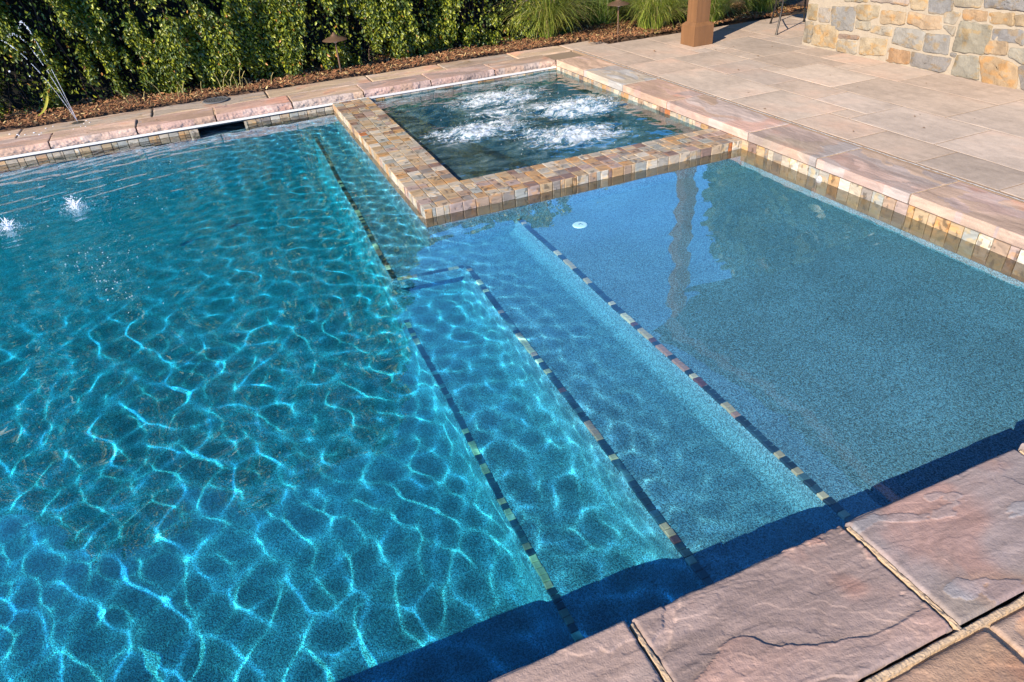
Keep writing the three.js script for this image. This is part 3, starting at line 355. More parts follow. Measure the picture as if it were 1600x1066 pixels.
// ---------------------------------------------------------------- stone wall
{
  const w = thing('stone_wall', 'low mortared fieldstone wall of grey and ochre stones beside the patio', 'stone wall'), r = rng(8);
  const pts = [[1.964, 0, 0.91], [1.964, 0.86, 0.925]], mort = M({ c: [0.30, 0.255, 0.19], roughness: 1, bumpMap: rough4, bumpScale: 0.006 });
  { // mortar body with an uneven face
    const nz = 220, ny = 70, pos = [], idx = [], uv = []; for (let j = 0; j <= ny; j++) for (let i = 0; i <= nz; i++) { const z = mix(0.912, 5.4, i / nz), y = mix(-0.02, 0.86, j / ny); pos.push(1.966 + 0.012 * (fbm(z * 11, y * 11, 4, 3) - 0.5), y, z); uv.push(z, y); }
    for (let j = 0; j < ny; j++) for (let i = 0; i < nz; i++) { const a = j * (nz + 1) + i, b = a + nz + 1; idx.push(a, a + 1, b, a + 1, b + 1, b); }
    mesh('mortar', geom(pos, idx, uv), mort, w); mesh('core', box(1.975, 2.62, -0.02, 0.858, 0.914, 5.4), mort, w);
  }
  const S = [
[[0.913,0.188,1.012,0.193,1.015,0.027,0.924,0.025],[165,155,130]],
[[0.915,0.327,1.025,0.331,1.044,0.215,0.933,0.209],[200,180,130]],
[[1.045,0.308,1.181,0.316,1.189,0.213,1.065,0.205],[205,195,180]],
[[1.185,0.334,1.433,0.352,1.440,0.176,1.219,0.167],[160,165,165]],
[[1.026,0.176,1.289,0.200,1.308,0.024,1.027,0.016],[235,205,150]],
[[1.304,0.141,1.521,0.151,1.521,0.121,1.310,0.107],[180,140,110]],
[[1.308,0.092,1.509,0.105,1.525,0.013,1.313,0.006],[215,205,180]],
[[1.437,0.370,1.660,0.386,1.668,0.302,1.611,0.285,1.592,0.271,1.458,0.262],[215,195,150]],
[[1.459,0.256,1.601,0.266,1.618,0.205,1.467,0.198],[210,200,170]],
[[1.677,0.354,1.900,0.366,1.912,0.280,1.696,0.260],[230,195,140]],
[[1.616,0.239,1.818,0.252,1.823,0.185,1.623,0.188],[225,215,190]],
[[1.532,0.140,1.792,0.163,1.804,0.043,1.557,0.017],[235,210,160]],
[[1.817,0.103,2.021,0.105,2.027,0.015,1.822,0.005],[215,150,60]],
[[1.847,0.255,2.105,0.259,2.100,0.122,1.836,0.141],[190,190,180]],
[[2.108,0.249,2.304,0.253,2.323,0.134,2.120,0.125],[165,168,165]],
[[1.927,0.369,2.204,0.366,2.223,0.285,2.110,0.265,1.936,0.293],[235,195,140]],
[[2.035,0.107,2.369,0.109,2.336,0.011,2.042,0.012],[150,150,150]],
[[2.069,0.482,2.250,0.498,2.272,0.409,2.211,0.382,2.090,0.375],[150,158,165]],
[[1.914,0.458,2.061,0.466,2.064,0.393,1.935,0.391],[235,205,150]],
[[1.550,0.448,1.895,0.478,1.903,0.404,1.799,0.415,1.562,0.405],[215,190,170]],
[[1.298,0.427,1.520,0.446,1.533,0.396,1.310,0.381],[200,185,150]],
[[2.256,0.498,2.465,0.516,2.475,0.449,2.275,0.440],[190,175,140]],
[[2.481,0.518,2.839,0.549,2.870,0.466,2.498,0.452],[155,160,165]],
[[2.352,0.427,2.532,0.436,2.543,0.369,2.366,0.368],[225,175,105]],
[[2.544,0.432,2.713,0.440,2.733,0.367,2.560,0.370],[220,180,110]],
[[2.719,0.436,2.879,0.439,2.901,0.377,2.743,0.368],[215,180,120]],
[[2.351,0.357,2.595,0.350,2.592,0.174,2.353,0.160],[175,170,140]],
[[2.223,0.404,2.347,0.407,2.322,0.333,2.229,0.327],[205,195,170]],
[[2.227,0.311,2.327,0.318,2.334,0.257,2.307,0.264],[200,190,165]],
[[2.604,0.341,2.807,0.352,2.838,0.265,2.610,0.273],[155,160,165]],
[[2.595,0.266,2.727,0.274,2.746,0.188,2.584,0.179],[225,185,125]],
[[2.403,0.141,2.550,0.158,2.611,0.011,2.390,0.004],[180,178,155]],
[[2.563,0.155,2.697,0.170,2.847,0.135,2.879,-0.001,2.639,0.000],[230,185,115]],
[[2.751,0.238,2.948,0.248,2.978,0.166,2.866,0.157,2.757,0.190],[205,200,175]],
[[2.846,0.139,2.899,0.153,2.985,0.148,3.035,0.010,2.909,0.005],[160,155,150]],
[[2.342,0.153,2.394,0.150,2.390,0.123,2.343,0.131],[150,150,145]]
  ];
  const stone = (P, c, seed) => { // rounded, rough face: rings from the outline to the middle
    let n = P.length / 2, poly = []; for (let i = 0; i < n; i++) poly.push([P[2 * i], P[2 * i + 1]]);
    const cx = poly.reduce((s, p) => s + p[0], 0) / n, cy = poly.reduce((s, p) => s + p[1], 0) / n, per = []; const area = poly.reduce((s, p, i) => { const q = poly[(i + 1) % n]; return s + p[0] * q[1] - q[0] * p[1]; }, 0); if (area < 0) poly.reverse();
    for (let i = 0; i < n; i++) { const a = poly[i], b = poly[(i + 1) % n], L = Math.hypot(b[0] - a[0], b[1] - a[1]), k = Math.max(3, Math.round(L / 0.018)); for (let q = 0; q < k; q++) per.push([mix(a[0], b[0], q / k), mix(a[1], b[1], q / k)]); }
    const m = per.length; let sm2 = per.map((p, i) => { const a = per[(i + m - 1) % m], b = per[(i + 1) % m]; return [(a[0] + p[0] * 3 + b[0]) / 5, (a[1] + p[1] * 3 + b[1]) / 5]; });
    const rings = [1.03, 1.02, 0.985, 0.93, 0.72, 0.45, 0.2], hs = [0, 0.006, 0.010, 0.011, 0.0115, 0.012, 0.012], pos = [], idx = [], uv = [];
    rings.forEach((q, k) => sm2.forEach(([z, y]) => { const zz = cx + (z - cx) * q + 0.016 * (fbm(z * 30, y * 30, 3, seed) - 0.5), yy = cy + (y - cy) * q + 0.016 * (fbm(z * 30, y * 30, 3, seed + 5) - 0.5), h = hs[k] + (k > 1 ? 0.026 * (fbm(zz * 18, yy * 18, 5, seed + 9) - 0.5) : 0); pos.push(1.968 - h, Math.max(yy, -0.004), zz); uv.push(zz + seed * 0.37, yy + seed * 0.21); }));
    const c0 = pos.length / 3; pos.push(1.968 - 0.012, cy, cx); uv.push(cx + seed * 0.37, cy + seed * 0.21);
    for (let k = 0; k < rings.length - 1; k++) for (let i = 0; i < m; i++) { const a = k * m + i, b = k * m + (i + 1) % m; idx.push(a, b, a + m, b, b + m, a + m); }
    for (let i = 0; i < m; i++) idx.push(c0, (rings.length - 1) * m + i, (rings.length - 1) * m + (i + 1) % m);
    const mt = M({ map: rock3, bumpMap: rockB, bumpScale: 0.009, roughness: 0.9 }); mt.color.copy(lin(...c)).lerp(new THREE.Color().setRGB(0.46, 0.41, 0.34), 0.45).multiplyScalar(0.66); return mesh('stone', geom(pos, idx, uv), mt, w);
  };
  S.forEach(([P, c], i) => stone(P, c.map((v, k) => v * [0.93, 0.93, 0.93][k] + 0), i + 1));
  const pal = [[215, 195, 150], [155, 160, 160], [225, 185, 125], [190, 180, 160], [160, 155, 150]]; let k = 50; // the courses and length that go on out of the frame
  const row = (y0, y1, za, zb) => { for (let z = za; z < zb;) { const L = Math.min(rr(0.14, 0.32, r), zb - z); if (L > 0.06) stone([z + 0.012, y0 + 0.01, z + L - 0.01, y0 + 0.012, z + L - 0.012, y1 - 0.008, z + 0.01, y1 - 0.01], pal[Math.floor(r() * 5)], k++); z += L; } };
  row(0.49, 0.66, 0.93, 2.24); row(0.66, 0.85, 0.93, 4.2); row(0.55, 0.66, 2.25, 4.2); row(0.0, 0.17, 3.05, 4.2); row(0.17, 0.36, 3.0, 4.2); row(0.36, 0.55, 2.91, 4.2);
}

// ---------------------------------------------------------------- pavilion: tan corner post, beam and roof above the frame
{
  const p = thing('pavilion', 'tan square timber post on a wider base block at the patio edge', 'pavilion post', [1.312, 0, 0.272]);
  const wood = M({ c: [0.20, 0.098, 0.040], map: woodTex, roughness: 0.6, bumpMap: woodTex, bumpScale: 0.0012 }), post = part('corner_post', p);
  const sq = (h0, h1, a, b) => { const s = a / 2, t = b / 2, pos = [], idx = [], uv = []; [[s, h0], [t, h1]].forEach(([q, y]) => { }); for (let k = 0; k < 4; k++) { const c = [[-1, 1], [1, 1], [1, -1], [-1, -1]], A = c[k], B = c[(k + 1) % 4], o = pos.length / 3; pos.push(A[0] * s, h0, A[1] * s, B[0] * s, h0, B[1] * s, B[0] * t, h1, B[1] * t, A[0] * t, h1, A[1] * t); uv.push(0, h0, a, h0, a, h1, 0, h1); idx.push(o, o + 1, o + 2, o, o + 2, o + 3); } return geom(pos, idx, uv); };
  const ring = (list) => mergeGeometries(list.map(([a, b, c, d]) => sq(a, b, c, d)));
  mesh('base_block', ring([[0, 0.004, 0.2, 0.206], [0.004, 0.168, 0.206, 0.206], [0.168, 0.174, 0.206, 0.198], [0.174, 0.196, 0.198, 0.146]]), wood, post);
  mesh('shaft', ring([[0.19, 2.62, 0.142, 0.142]]), wood, post);
  mesh('beam', mergeGeometries([box(-0.08, 6.2, 2.6, 2.8, -0.08, 0.08), box(-0.08, 0.08, 2.6, 2.8, 0.083, 5.2)]), M({ c: [0.07, 0.045, 0.03], roughness: 0.7 }), p);
  const roof = new THREE.BufferGeometry(); { const x0 = -0.18, x1 = 6.4, z0 = -0.2, z1 = 5.4, y = 2.803, a = [x0, y, z0], b = [x1, y, z0], c = [x1, y, z1], d = [x0, y, z1], e = [(x0 + x1) / 2, y + 1.2, (z0 + z1) / 2]; const P = [a, b, c, a, c, d, a, e, b, b, e, c, c, e, d, d, e, a].flat(); roof.setAttribute('position', new THREE.Float32BufferAttribute(P, 3)); roof.computeVertexNormals(); uvBox(roof); }
  mesh('roof', roof, M({ c: [0.05, 0.045, 0.04], roughness: 0.9 }), p);
}

// ---------------------------------------------------------------- dark metal patio chair at the top of the frame
{
  const c = thing('patio_chair', 'dark metal patio chair with thin legs in front of the stone wall end', 'chair', [2.42, 0, 0.26]), m = M({ c: [0.045, 0.04, 0.035], roughness: 0.4, metalness: 0.6 });
  const bar = (pts, rad) => new THREE.TubeGeometry(new THREE.CatmullRomCurve3(pts.map((p) => new THREE.Vector3(...p))), 24, rad, 8);
  const leg = (x, z, k) => mesh('leg', mergeGeometries([bar([[x * 1.16, 0.008, z * 1.16], [x * 1.02, 0.16, z * 1.02], [x * 0.92, 0.42, z * 0.92]], 0.0085), fromTo([x * 1.17, 0.0, z * 1.17], [x * 1.15, 0.02, z * 1.15], 0.012, 0.011)]), m, c);
  leg(-0.28, 0.15); leg(0.02, -0.27); leg(0.26, -0.13); leg(-0.02, 0.28);
  mesh('stretcher', mergeGeometries([bar([[-0.28, 0.14, 0.15], [-0.13, 0.135, -0.06], [0.02, 0.14, -0.27]], 0.006), bar([[0.26, 0.14, -0.13], [0.1, 0.135, 0.08], [-0.02, 0.14, 0.28]], 0.006), bar([[-0.13, 0.136, -0.06], [0.1, 0.136, 0.08]], 0.006)]), m, c);
  const seat = new THREE.CylinderGeometry(0.25, 0.25, 0.03, 32); seat.translate(0, 0.435, 0); mesh('seat', seat, m, c);
  mesh('backrest', mergeGeometries([bar([[0.26, 0.44, -0.13], [0.3, 0.7, -0.15], [0.24, 0.88, -0.02], [0.14, 0.86, 0.16], [0.05, 0.7, 0.28], [-0.02, 0.44, 0.28]], 0.01), ...[0.3, 0.5, 0.7].map((t) => bar([[mix(0.26, -0.02, t), 0.44, mix(-0.13, 0.28, t)], [mix(0.3, 0.05, t), 0.86, mix(-0.12, 0.26, t)]], 0.007))]), m, c);
}

// ---------------------------------------------------------------- hedge
const leafG = (() => { const p = [0, 0, 0, -0.5, 0.42, 0.10, 0.5, 0.42, 0.10, 0, 0.5, -0.02, -0.3, 0.8, 0.05, 0.3, 0.8, 0.05, 0, 1, -0.06]; return geom(p, [0, 3, 1, 0, 2, 3, 1, 3, 4, 3, 2, 5, 3, 6, 4, 3, 5, 6]); })();
const leafM = new THREE.MeshPhysicalMaterial({ color: 0xffffff, roughness: 0.4, transmission: 0.15, thickness: 0, side: THREE.DoubleSide, specularIntensity: 0.8 });
{
  const h = thing('hedge', 'tall dense evergreen hedge with small glossy leaves behind the far paving', 'hedge'), r = rng(303), N = 260000, im = new THREE.InstancedMesh(leafG, leafM, N), o = new THREE.Object3D(), c = new THREE.Color();
  const face = (x, y) => -(x > 0.45 ? mix(0.79, 1.4, sm(x, 0.45, 1.0)) : 0.79) + 0.15 * (fbm(x * 2.6 + 0.3 * y, y * 0.9, 3, 501) - 0.5) * 2 + 0.10 * (fbm(x * 7 + y, y * 2.2, 3, 503) - 0.5) * 2 - 0.10 * sm(0.2 - y, 0, 0.2) - 0.06 * y;
  let n = 0;
  for (let t = 0; t < N * 6 && n < N; t++) {
    const x = mix(-6.0, 3.6, r()), top = mix(4.6, 1.68, sm(x, -2.1, -1.2)) + 0.5 * (fbm(x * 3, 2, 3, 517) - 0.5), y = r() < 0.86 ? 0.03 + 1.1 * r() : mix(1.1, top, r()), d = Math.pow(r(), 1.6) * 0.32, dens = fbm(x * 6.5 + 0.8 * y, y * 2.6, 3, 511), lob = fbm(x * 13 + y * 2, y * 4, 2, 513);
    if (dens < 0.475 + 0.30 * (lob - 0.5) && r() < 0.95) continue; if (y < 0.16 && r() > 0.3 + y * 4) continue;
    o.position.set(x, y, face(x, y) - d); o.rotation.set(0, 0, 0); o.rotateY(rr(-1.1, 0.9, r) - 0.5); o.rotateX(rr(-0.3, 0.9, r)); o.rotateZ(Math.PI + rr(-1.1, 1.1, r)); const s = y < 1.15 ? rr(0.020, 0.040, r) : rr(0.04, 0.08, r); o.scale.set(s * rr(0.42, 0.6, r), s, s * 1.3); o.updateMatrix(); im.setMatrixAt(n, o.matrix);
    const l = rr(0.6, 1.45, r), q = r(); if (q < 0.012) c.setRGB(0.34 * l, 0.15 * l, 0.03 * l); else if (q < 0.42) c.setRGB(0.20 * l, 0.225 * l, 0.015 * l); else c.setRGB(0.055 * l, 0.088 * l, 0.009 * l); im.setColorAt(n++, c);
  }
  im.count = n; im.name = 'foliage'; im.castShadow = im.receiveShadow = true; tag(im, null, null, null, 'stuff'); h.add(im);
  const tw = []; const r2 = rng(9); for (let i = 0; i < 90; i++) { const x = mix(-6.4, 0.5, r2()), z = rr(-1.25, -1.05, r2); const pts = []; let px = x, pz = z; for (let k = 0; k <= 5; k++) { pts.push(new THREE.Vector3(px, k * 0.28 - 0.02, pz)); px += rr(-0.1, 0.1, r2); pz += rr(-0.04, 0.05, r2); } tw.push(new THREE.TubeGeometry(new THREE.CatmullRomCurve3(pts), 10, rr(0.003, 0.007, r2), 5)); }
  mesh('stem', mergeGeometries(tw), M({ c: [0.07, 0.045, 0.03], roughness: 1 }), h);
  const shootM = M({ c: [0.36, 0.31, 0.12], roughness: 0.8 });
  { // shade inside the hedge, painted as a near-black backing sheet
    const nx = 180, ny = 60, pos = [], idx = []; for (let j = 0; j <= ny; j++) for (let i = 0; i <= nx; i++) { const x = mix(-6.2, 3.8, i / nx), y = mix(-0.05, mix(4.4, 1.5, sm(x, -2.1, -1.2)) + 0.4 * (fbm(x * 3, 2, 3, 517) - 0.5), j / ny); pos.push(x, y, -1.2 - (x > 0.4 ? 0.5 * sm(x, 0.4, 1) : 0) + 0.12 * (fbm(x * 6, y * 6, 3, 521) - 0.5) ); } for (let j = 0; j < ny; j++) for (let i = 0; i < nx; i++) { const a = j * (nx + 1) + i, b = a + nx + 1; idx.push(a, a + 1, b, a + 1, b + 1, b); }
    mesh('shade_backing', geom(pos, idx), M({ c: [0.006, 0.007, 0.004], roughness: 1 }), h);
  }
  for (let i = 0; i < 26; i++) { const x = [-3.05, -2.9, -2.72, -3.3, -2.55][i % 5] + rr(-0.35, 0.5, r2), z = -0.76 + rr(-0.06, 0.1, r2), L = rr(0.07, 0.2, r2), a = rr(-0.5, 0.5, r2); mesh('shoot', new THREE.TubeGeometry(new THREE.CatmullRomCurve3([new THREE.Vector3(x, 0, z), new THREE.Vector3(x + a * 0.3 * L, L * 0.6, z + 0.02), new THREE.Vector3(x + a * L, L, z + 0.07)]), 6, 0.0028, 4), shootM, h); }
}
{ // loose evergreen trees out of the frame, mirrored in the sun shelf
  const r = rng(71), make = (x, z, H, rad, label) => { const t = thing('evergreen_tree', label, 'tree', [x, 0, z]), pts = []; mesh('trunk', fromTo([0, -0.05, 0], [0.1, H * 0.7, 0], 0.14, 0.05, 10), M({ c: [0.09, 0.06, 0.04], roughness: 1 }), t);
    const N = 7000, im = new THREE.InstancedMesh(leafG, leafM, N), o = new THREE.Object3D(), c = new THREE.Color(); for (let i = 0; i < N; i++) { const y = mix(0.4, H, Math.pow(r(), 0.8)), q = rad * Math.sin(Math.PI * clamp(1 - (y / H) * 0.85, 0.08, 0.9)) * Math.sqrt(mix(0.35, 1, r())), a = r() * 6.283, k = 0.75 + 0.5 * fbm(Math.cos(a) * 2 + 5, y * 1.5 + Math.sin(a) * 2, 2, 31); o.position.set(Math.cos(a) * q * k, y, Math.sin(a) * q * k); o.rotation.set(r() * 6, r() * 6, r() * 6); const s = rr(0.16, 0.3, r); o.scale.set(s, s, s); o.updateMatrix(); im.setMatrixAt(i, o.matrix); const l = rr(0.5, 1.2, r); c.setRGB(0.05 * l, 0.085 * l, 0.02 * l); im.setColorAt(i, c); }
    im.name = 'crown'; im.castShadow = true; tag(im, null, null, null, 'stuff'); t.add(im); };
  make(5.2, -2.0, 4.6, 1.3, 'dense evergreen tree right of the chair, nearest the patio, beyond the frame'); make(7.2, -2.1, 5.2, 1.5, 'second dense evergreen tree further right behind the patio, beyond the frame'); make(9.2, -1.0, 5.4, 1.7, 'last dense evergreen tree at the far end of the patio, beyond the frame');
}

// ---------------------------------------------------------------- ornamental grasses, strap leaves
function grass(at, rad, H, N, seed, label, plumes, tint = [1, 1, 1]) {
  const t = thing('ornamental_grass', label, 'grass clump', at, 'ornamental grasses in the bed'), r = rng(seed), mats = [[0.26, 0.34, 0.04], [0.38, 0.42, 0.07], [0.12, 0.19, 0.03], [0.55, 0.45, 0.2]].map((c) => new THREE.MeshPhysicalMaterial({ color: new THREE.Color().setRGB(c[0] * tint[0], c[1] * tint[1], c[2] * tint[2]), roughness: 0.5, transmission: 0.35, thickness: 0, side: THREE.DoubleSide }));
  const G = [[], [], [], []]; const blade = (a, lean, L, w, k, x0, z0) => { const pos = [], idx = [], n = 7, dx = Math.cos(a), dz = Math.sin(a), tx = -dz, tz = dx; let x = x0, y = -0.01, z = z0, th = rr(0.05, 0.55, r); for (let i = 0; i <= n; i++) { const q = i / n, ww = w * (1 - q * q) * 0.5 + 0.0004; pos.push(x - tx * ww, y, z - tz * ww, x + tx * ww, y, z + tz * ww); x += dx * Math.sin(th) * L / n; z += dz * Math.sin(th) * L / n; y += Math.cos(th) * L / n; th += lean / n * (0.6 + q); } for (let i = 0; i < n; i++) { const b = i * 2; idx.push(b, b + 1, b + 2, b + 1, b + 3, b + 2); } G[k].push(geom(pos, idx)); };
  for (let i = 0; i < N; i++) { const a = r() * 6.283, q = r(); blade(a, rr(1.0, 2.5, r), H * rr(0.65, 1.35, r), rr(0.0035, 0.007, r), q < 0.42 ? 0 : q < 0.74 ? 1 : q < 0.9 ? 2 : 3, Math.cos(a) * rad * r() * 0.6, Math.sin(a) * rad * r() * 0.6); }
  const names = ['blades', 'blades', 'blades', 'dry_blades']; G.forEach((g, k) => g.length && tag(mesh(names[k], mergeGeometries(g), mats[k], t), null, null, null, 'stuff'));
  if (plumes) { const st = [], pl = []; for (let i = 0; i < plumes; i++) { const a = rr(1.6, 4.6, r), L = H * rr(0.8, 1.25, r), le = rr(0.3, 0.75, r), p = [0, 0.4, 0.75, 1].map((q) => new THREE.Vector3(Math.cos(a) * L * q * q * le * 1.1, L * q * (1 - 0.28 * q * le * 1.4), Math.sin(a) * L * q * q * le)); const cv = new THREE.CatmullRomCurve3(p); st.push(new THREE.TubeGeometry(cv, 8, 0.0013, 4)); for (let k = 0; k < 120; k++) { const q = 0.72 + 0.28 * r(), c = cv.getPoint(q), d = cv.getTangent(q), g = new THREE.ConeGeometry(0.0026, rr(0.018, 0.036, r), 3); g.translate(0, 0.01, 0); d.add(new THREE.Vector3(rr(-1, 1, r), rr(-1, 1, r), rr(-1, 1, r)).multiplyScalar(0.8)).normalize(); g.applyQuaternion(new THREE.Quaternion().setFromUnitVectors(new THREE.Vector3(0, 1, 0), d)); g.translate(c.x, c.y, c.z); pl.push(g); } }
    tag(mesh('seed_stalks', mergeGeometries(st), mats[3], t), null, null, null, 'stuff'); tag(mesh('seed_plumes', mergeGeometries(pl), M({ c: [0.60, 0.42, 0.29], roughness: 0.9 }), t), null, null, null, 'stuff'); }
}
grass([0.36, 0.0, -0.93], 0.16, 0.66, 1500, 11, 'ornamental grass clump with pinkish seed plumes right of the hedge', 26);
grass([1.42, 0.0, -0.62], 0.24, 0.56, 1500, 12, 'bright green grass clump standing just behind the tan post base, left of it', 0);
grass([2.02, 0.0, -0.55], 0.26, 0.52, 1500, 13, 'low green grass clump right of the tan post, beside its long shadow', 0, [0.9, 1, 1]);
grass([2.75, 0.0, -0.60], 0.24, 0.5, 700, 14, 'dark grass clump behind the metal chair legs', 0, [0.7, 0.8, 0.8]);  // darker blade tint
grass([1.2, 0.0, -1.25], 0.25, 0.8, 600, 15, 'dark green grass clump in the second row behind the right path lamp', 0, [0.6, 0.75, 0.8]);
{ // yellowing strap leaves
  const strap = (pts, w, label) => { const cv = new THREE.CatmullRomCurve3(pts.map((p) => new THREE.Vector3(...p))), n = 14, pos = [], idx = []; for (let i = 0; i <= n; i++) { const p = cv.getPoint(i / n), q = i / n, ww = w * Math.pow(Math.sin(Math.PI * clamp(q * 0.9 + 0.08, 0, 1)), 0.6) * 0.5; pos.push(p.x - ww, p.y, p.z, p.x, p.y - ww * 0.5, p.z, p.x + ww, p.y, p.z); } for (let i = 0; i < n; i++) for (let k = 0; k < 2; k++) { const a = i * 3 + k; idx.push(a, a + 1, a + 3, a + 1, a + 4, a + 3); } tag(mesh('strap_leaf', geom(pos, idx), new THREE.MeshPhysicalMaterial({ color: new THREE.Color().setRGB(0.42, 0.40, 0.03), roughness: 0.5, transmission: 0.3, thickness: 0, side: THREE.DoubleSide })), label, 'leaf'); };
  strap([[-4.3, 0.02, -0.78], [-4.22, 0.06, -0.8], [-4.17, 0.13, -0.84], [-4.15, 0.21, -0.9]], 0.022, 'curved yellow strap leaf rising from the mulch left of the jet nozzle');
  strap([[-4.62, 0.05, -0.98], [-4.63, 0.14, -0.99], [-4.68, 0.24, -0.98], [-4.71, 0.3, -0.96]], 0.014, 'thin yellow leaf against the hedge at the left edge');
}

// ---------------------------------------------------------------- path lamps
function pathLamp(at, label) {
  const t = thing('path_lamp', label, 'path lamp', at, 'path lamps in the mulch bed'), m = M({ c: [0.17, 0.105, 0.065], roughness: 0.5, metalness: 0.55 });
  mesh('stem', fromTo([0, -0.05, 0], [0, 0.285, 0], 0.0085, 0.0075, 10), m, t);
  const V = (p) => p.map(([a, b]) => new THREE.Vector2(a, b));
  mesh('shade', new THREE.LatheGeometry(V([[0, 0.366], [0.012, 0.365], [0.016, 0.352], [0.03, 0.346], [0.032, 0.334], [0.07, 0.324], [0.109, 0.306], [0.110, 0.303], [0.104, 0.3035], [0.07, 0.318], [0.026, 0.326], [0.0, 0.327]]), 40), m, t);
  mesh('lens', new THREE.LatheGeometry(V([[0, 0.282], [0.017, 0.283], [0.02, 0.288], [0.02, 0.314], [0.014, 0.325]]), 20), M({ c: [0.6, 0.55, 0.45], roughness: 0.3 }), t);
}
pathLamp([-1.815, 0.0, -0.70], 'bronze path lamp with a flat hat shade in front of the hedge');
pathLamp([0.93, 0.0, -0.50], 'path lamp standing between two grass clumps, its shade cut by the top edge');

// ---------------------------------------------------------------- pool fittings
{
  const t = thing('cover_track', 'long white pool cover track under the far coping', 'cover track');
  mesh('rail', box(-9.5, -0.003, -0.0665, -0.0515, -0.028, 0.0145), M({ c: [0.62, 0.60, 0.56], roughness: 0.45 }), t);
  mesh('slot', box(-9.5, -0.003, -0.0795, -0.0672, -0.029, 0.002), M({ c: [0.05, 0.05, 0.05], roughness: 0.6 }), t);
}
{ // wide skimmer mouth in the far wall
  const t = thing('skimmer', 'wide dark skimmer mouth in the tiled far wall under the cover track', 'skimmer'), d = M({ c: [0.012, 0.012, 0.012], roughness: 0.7 });
  mesh('throat', mergeGeometries([box(-3.155, -2.745, -0.156, -0.052, -0.24, -0.225), box(-3.155, -2.745, -0.0665, -0.0595, -0.224, -0.03), box(-3.154, -3.148, -0.156, -0.068, -0.224, -0.004), box(-2.752, -2.746, -0.156, -0.068, -0.224, -0.004)]), d, t);
  for (const [a, b, d] of [[-2.755, -2.736, 0.012], [-3.164, -3.15, 0.008]]) mesh('cheek', box(a, b, -0.16, -0.081, -0.0025, d), M({ c: [0.30, 0.25, 0.18], roughness: 0.7 }), t);
}
{
  const t = thing('return_fitting', 'small round white fitting in the right tile band at the waterline', 'pool fitting', [-0.008, -0.1, 3.24]), m = M({ c: [0.34, 0.33, 0.32], roughness: 0.4 });
  const a = new THREE.LatheGeometry([[0, 0.006], [0.007, 0.006], [0.008, 0.009], [0.018, 0.007], [0.021, 0.002], [0.021, 0]].map((p) => new THREE.Vector2(...p)), 28); a.rotateZ(Math.PI / 2); mesh('flange', a, m, t);
}
{
  const t = thing('shelf_cap', 'round white cap set in the floor of the sun shelf', 'floor cap', [-1.275, -0.214, 2.87]); t.scale.setScalar(0.72); const m = M({ c: [0.66, 0.69, 0.68], roughness: 0.5 }), dk = M({ c: [0.08, 0.10, 0.11], roughness: 0.6 });
  const L = (p) => new THREE.LatheGeometry(p.map((q) => new THREE.Vector2(...q)), 36);
  mesh('disc', L([[0, 0.006], [0.034, 0.006], [0.035, 0.0045], [0.037, 0.0045], [0.038, 0.006], [0.052, 0.0055], [0.056, 0.001], [0.056, -0.002]]), m, t);
  const k = part('lift_slot', t); const arc = new THREE.TorusGeometry(0.012, 0.0022, 6, 16, Math.PI); arc.rotateX(-Math.PI / 2); arc.rotateY(0.6); arc.translate(0.004, 0.006, 0); mesh('arc', arc, dk, k); const bar = new THREE.BoxGeometry(0.005, 0.003, 0.026); bar.rotateY(0.6); bar.translate(0.012, 0.0065, 0.004); mesh('bar', bar, dk, k);
}
{ // round skimmer lid in the far paving
  const t = thing('drain_cover', 'round dark grey perforated cover set in the far paving', 'drain lid', [-2.915, 0.004, -0.49]), m = M({ c: [0.10, 0.105, 0.11], roughness: 0.6 }), dk = M({ c: [0.015, 0.015, 0.017], roughness: 0.8 });
  const L = (p) => new THREE.LatheGeometry(p.map((q) => new THREE.Vector2(...q)), 48);
  mesh('rim', L([[0.088, 0.001], [0.09, 0.006], [0.103, 0.006], [0.106, 0.0]]), m, t); mesh('plate', L([[0, 0.0035], [0.0875, 0.0035], [0.0878, 0.0]]), m, t);
  const h = []; for (let a = 1; a < 5; a++) for (let b = 0; b < a * 6; b++) { const q = b / (a * 6) * 6.283, g = new THREE.CylinderGeometry(0.0055, 0.0055, 0.0012, 10); g.translate(Math.cos(q) * a * 0.0185, 0.0042, Math.sin(q) * a * 0.0185); h.push(g); } mesh('holes', mergeGeometries(h), dk, t);
}

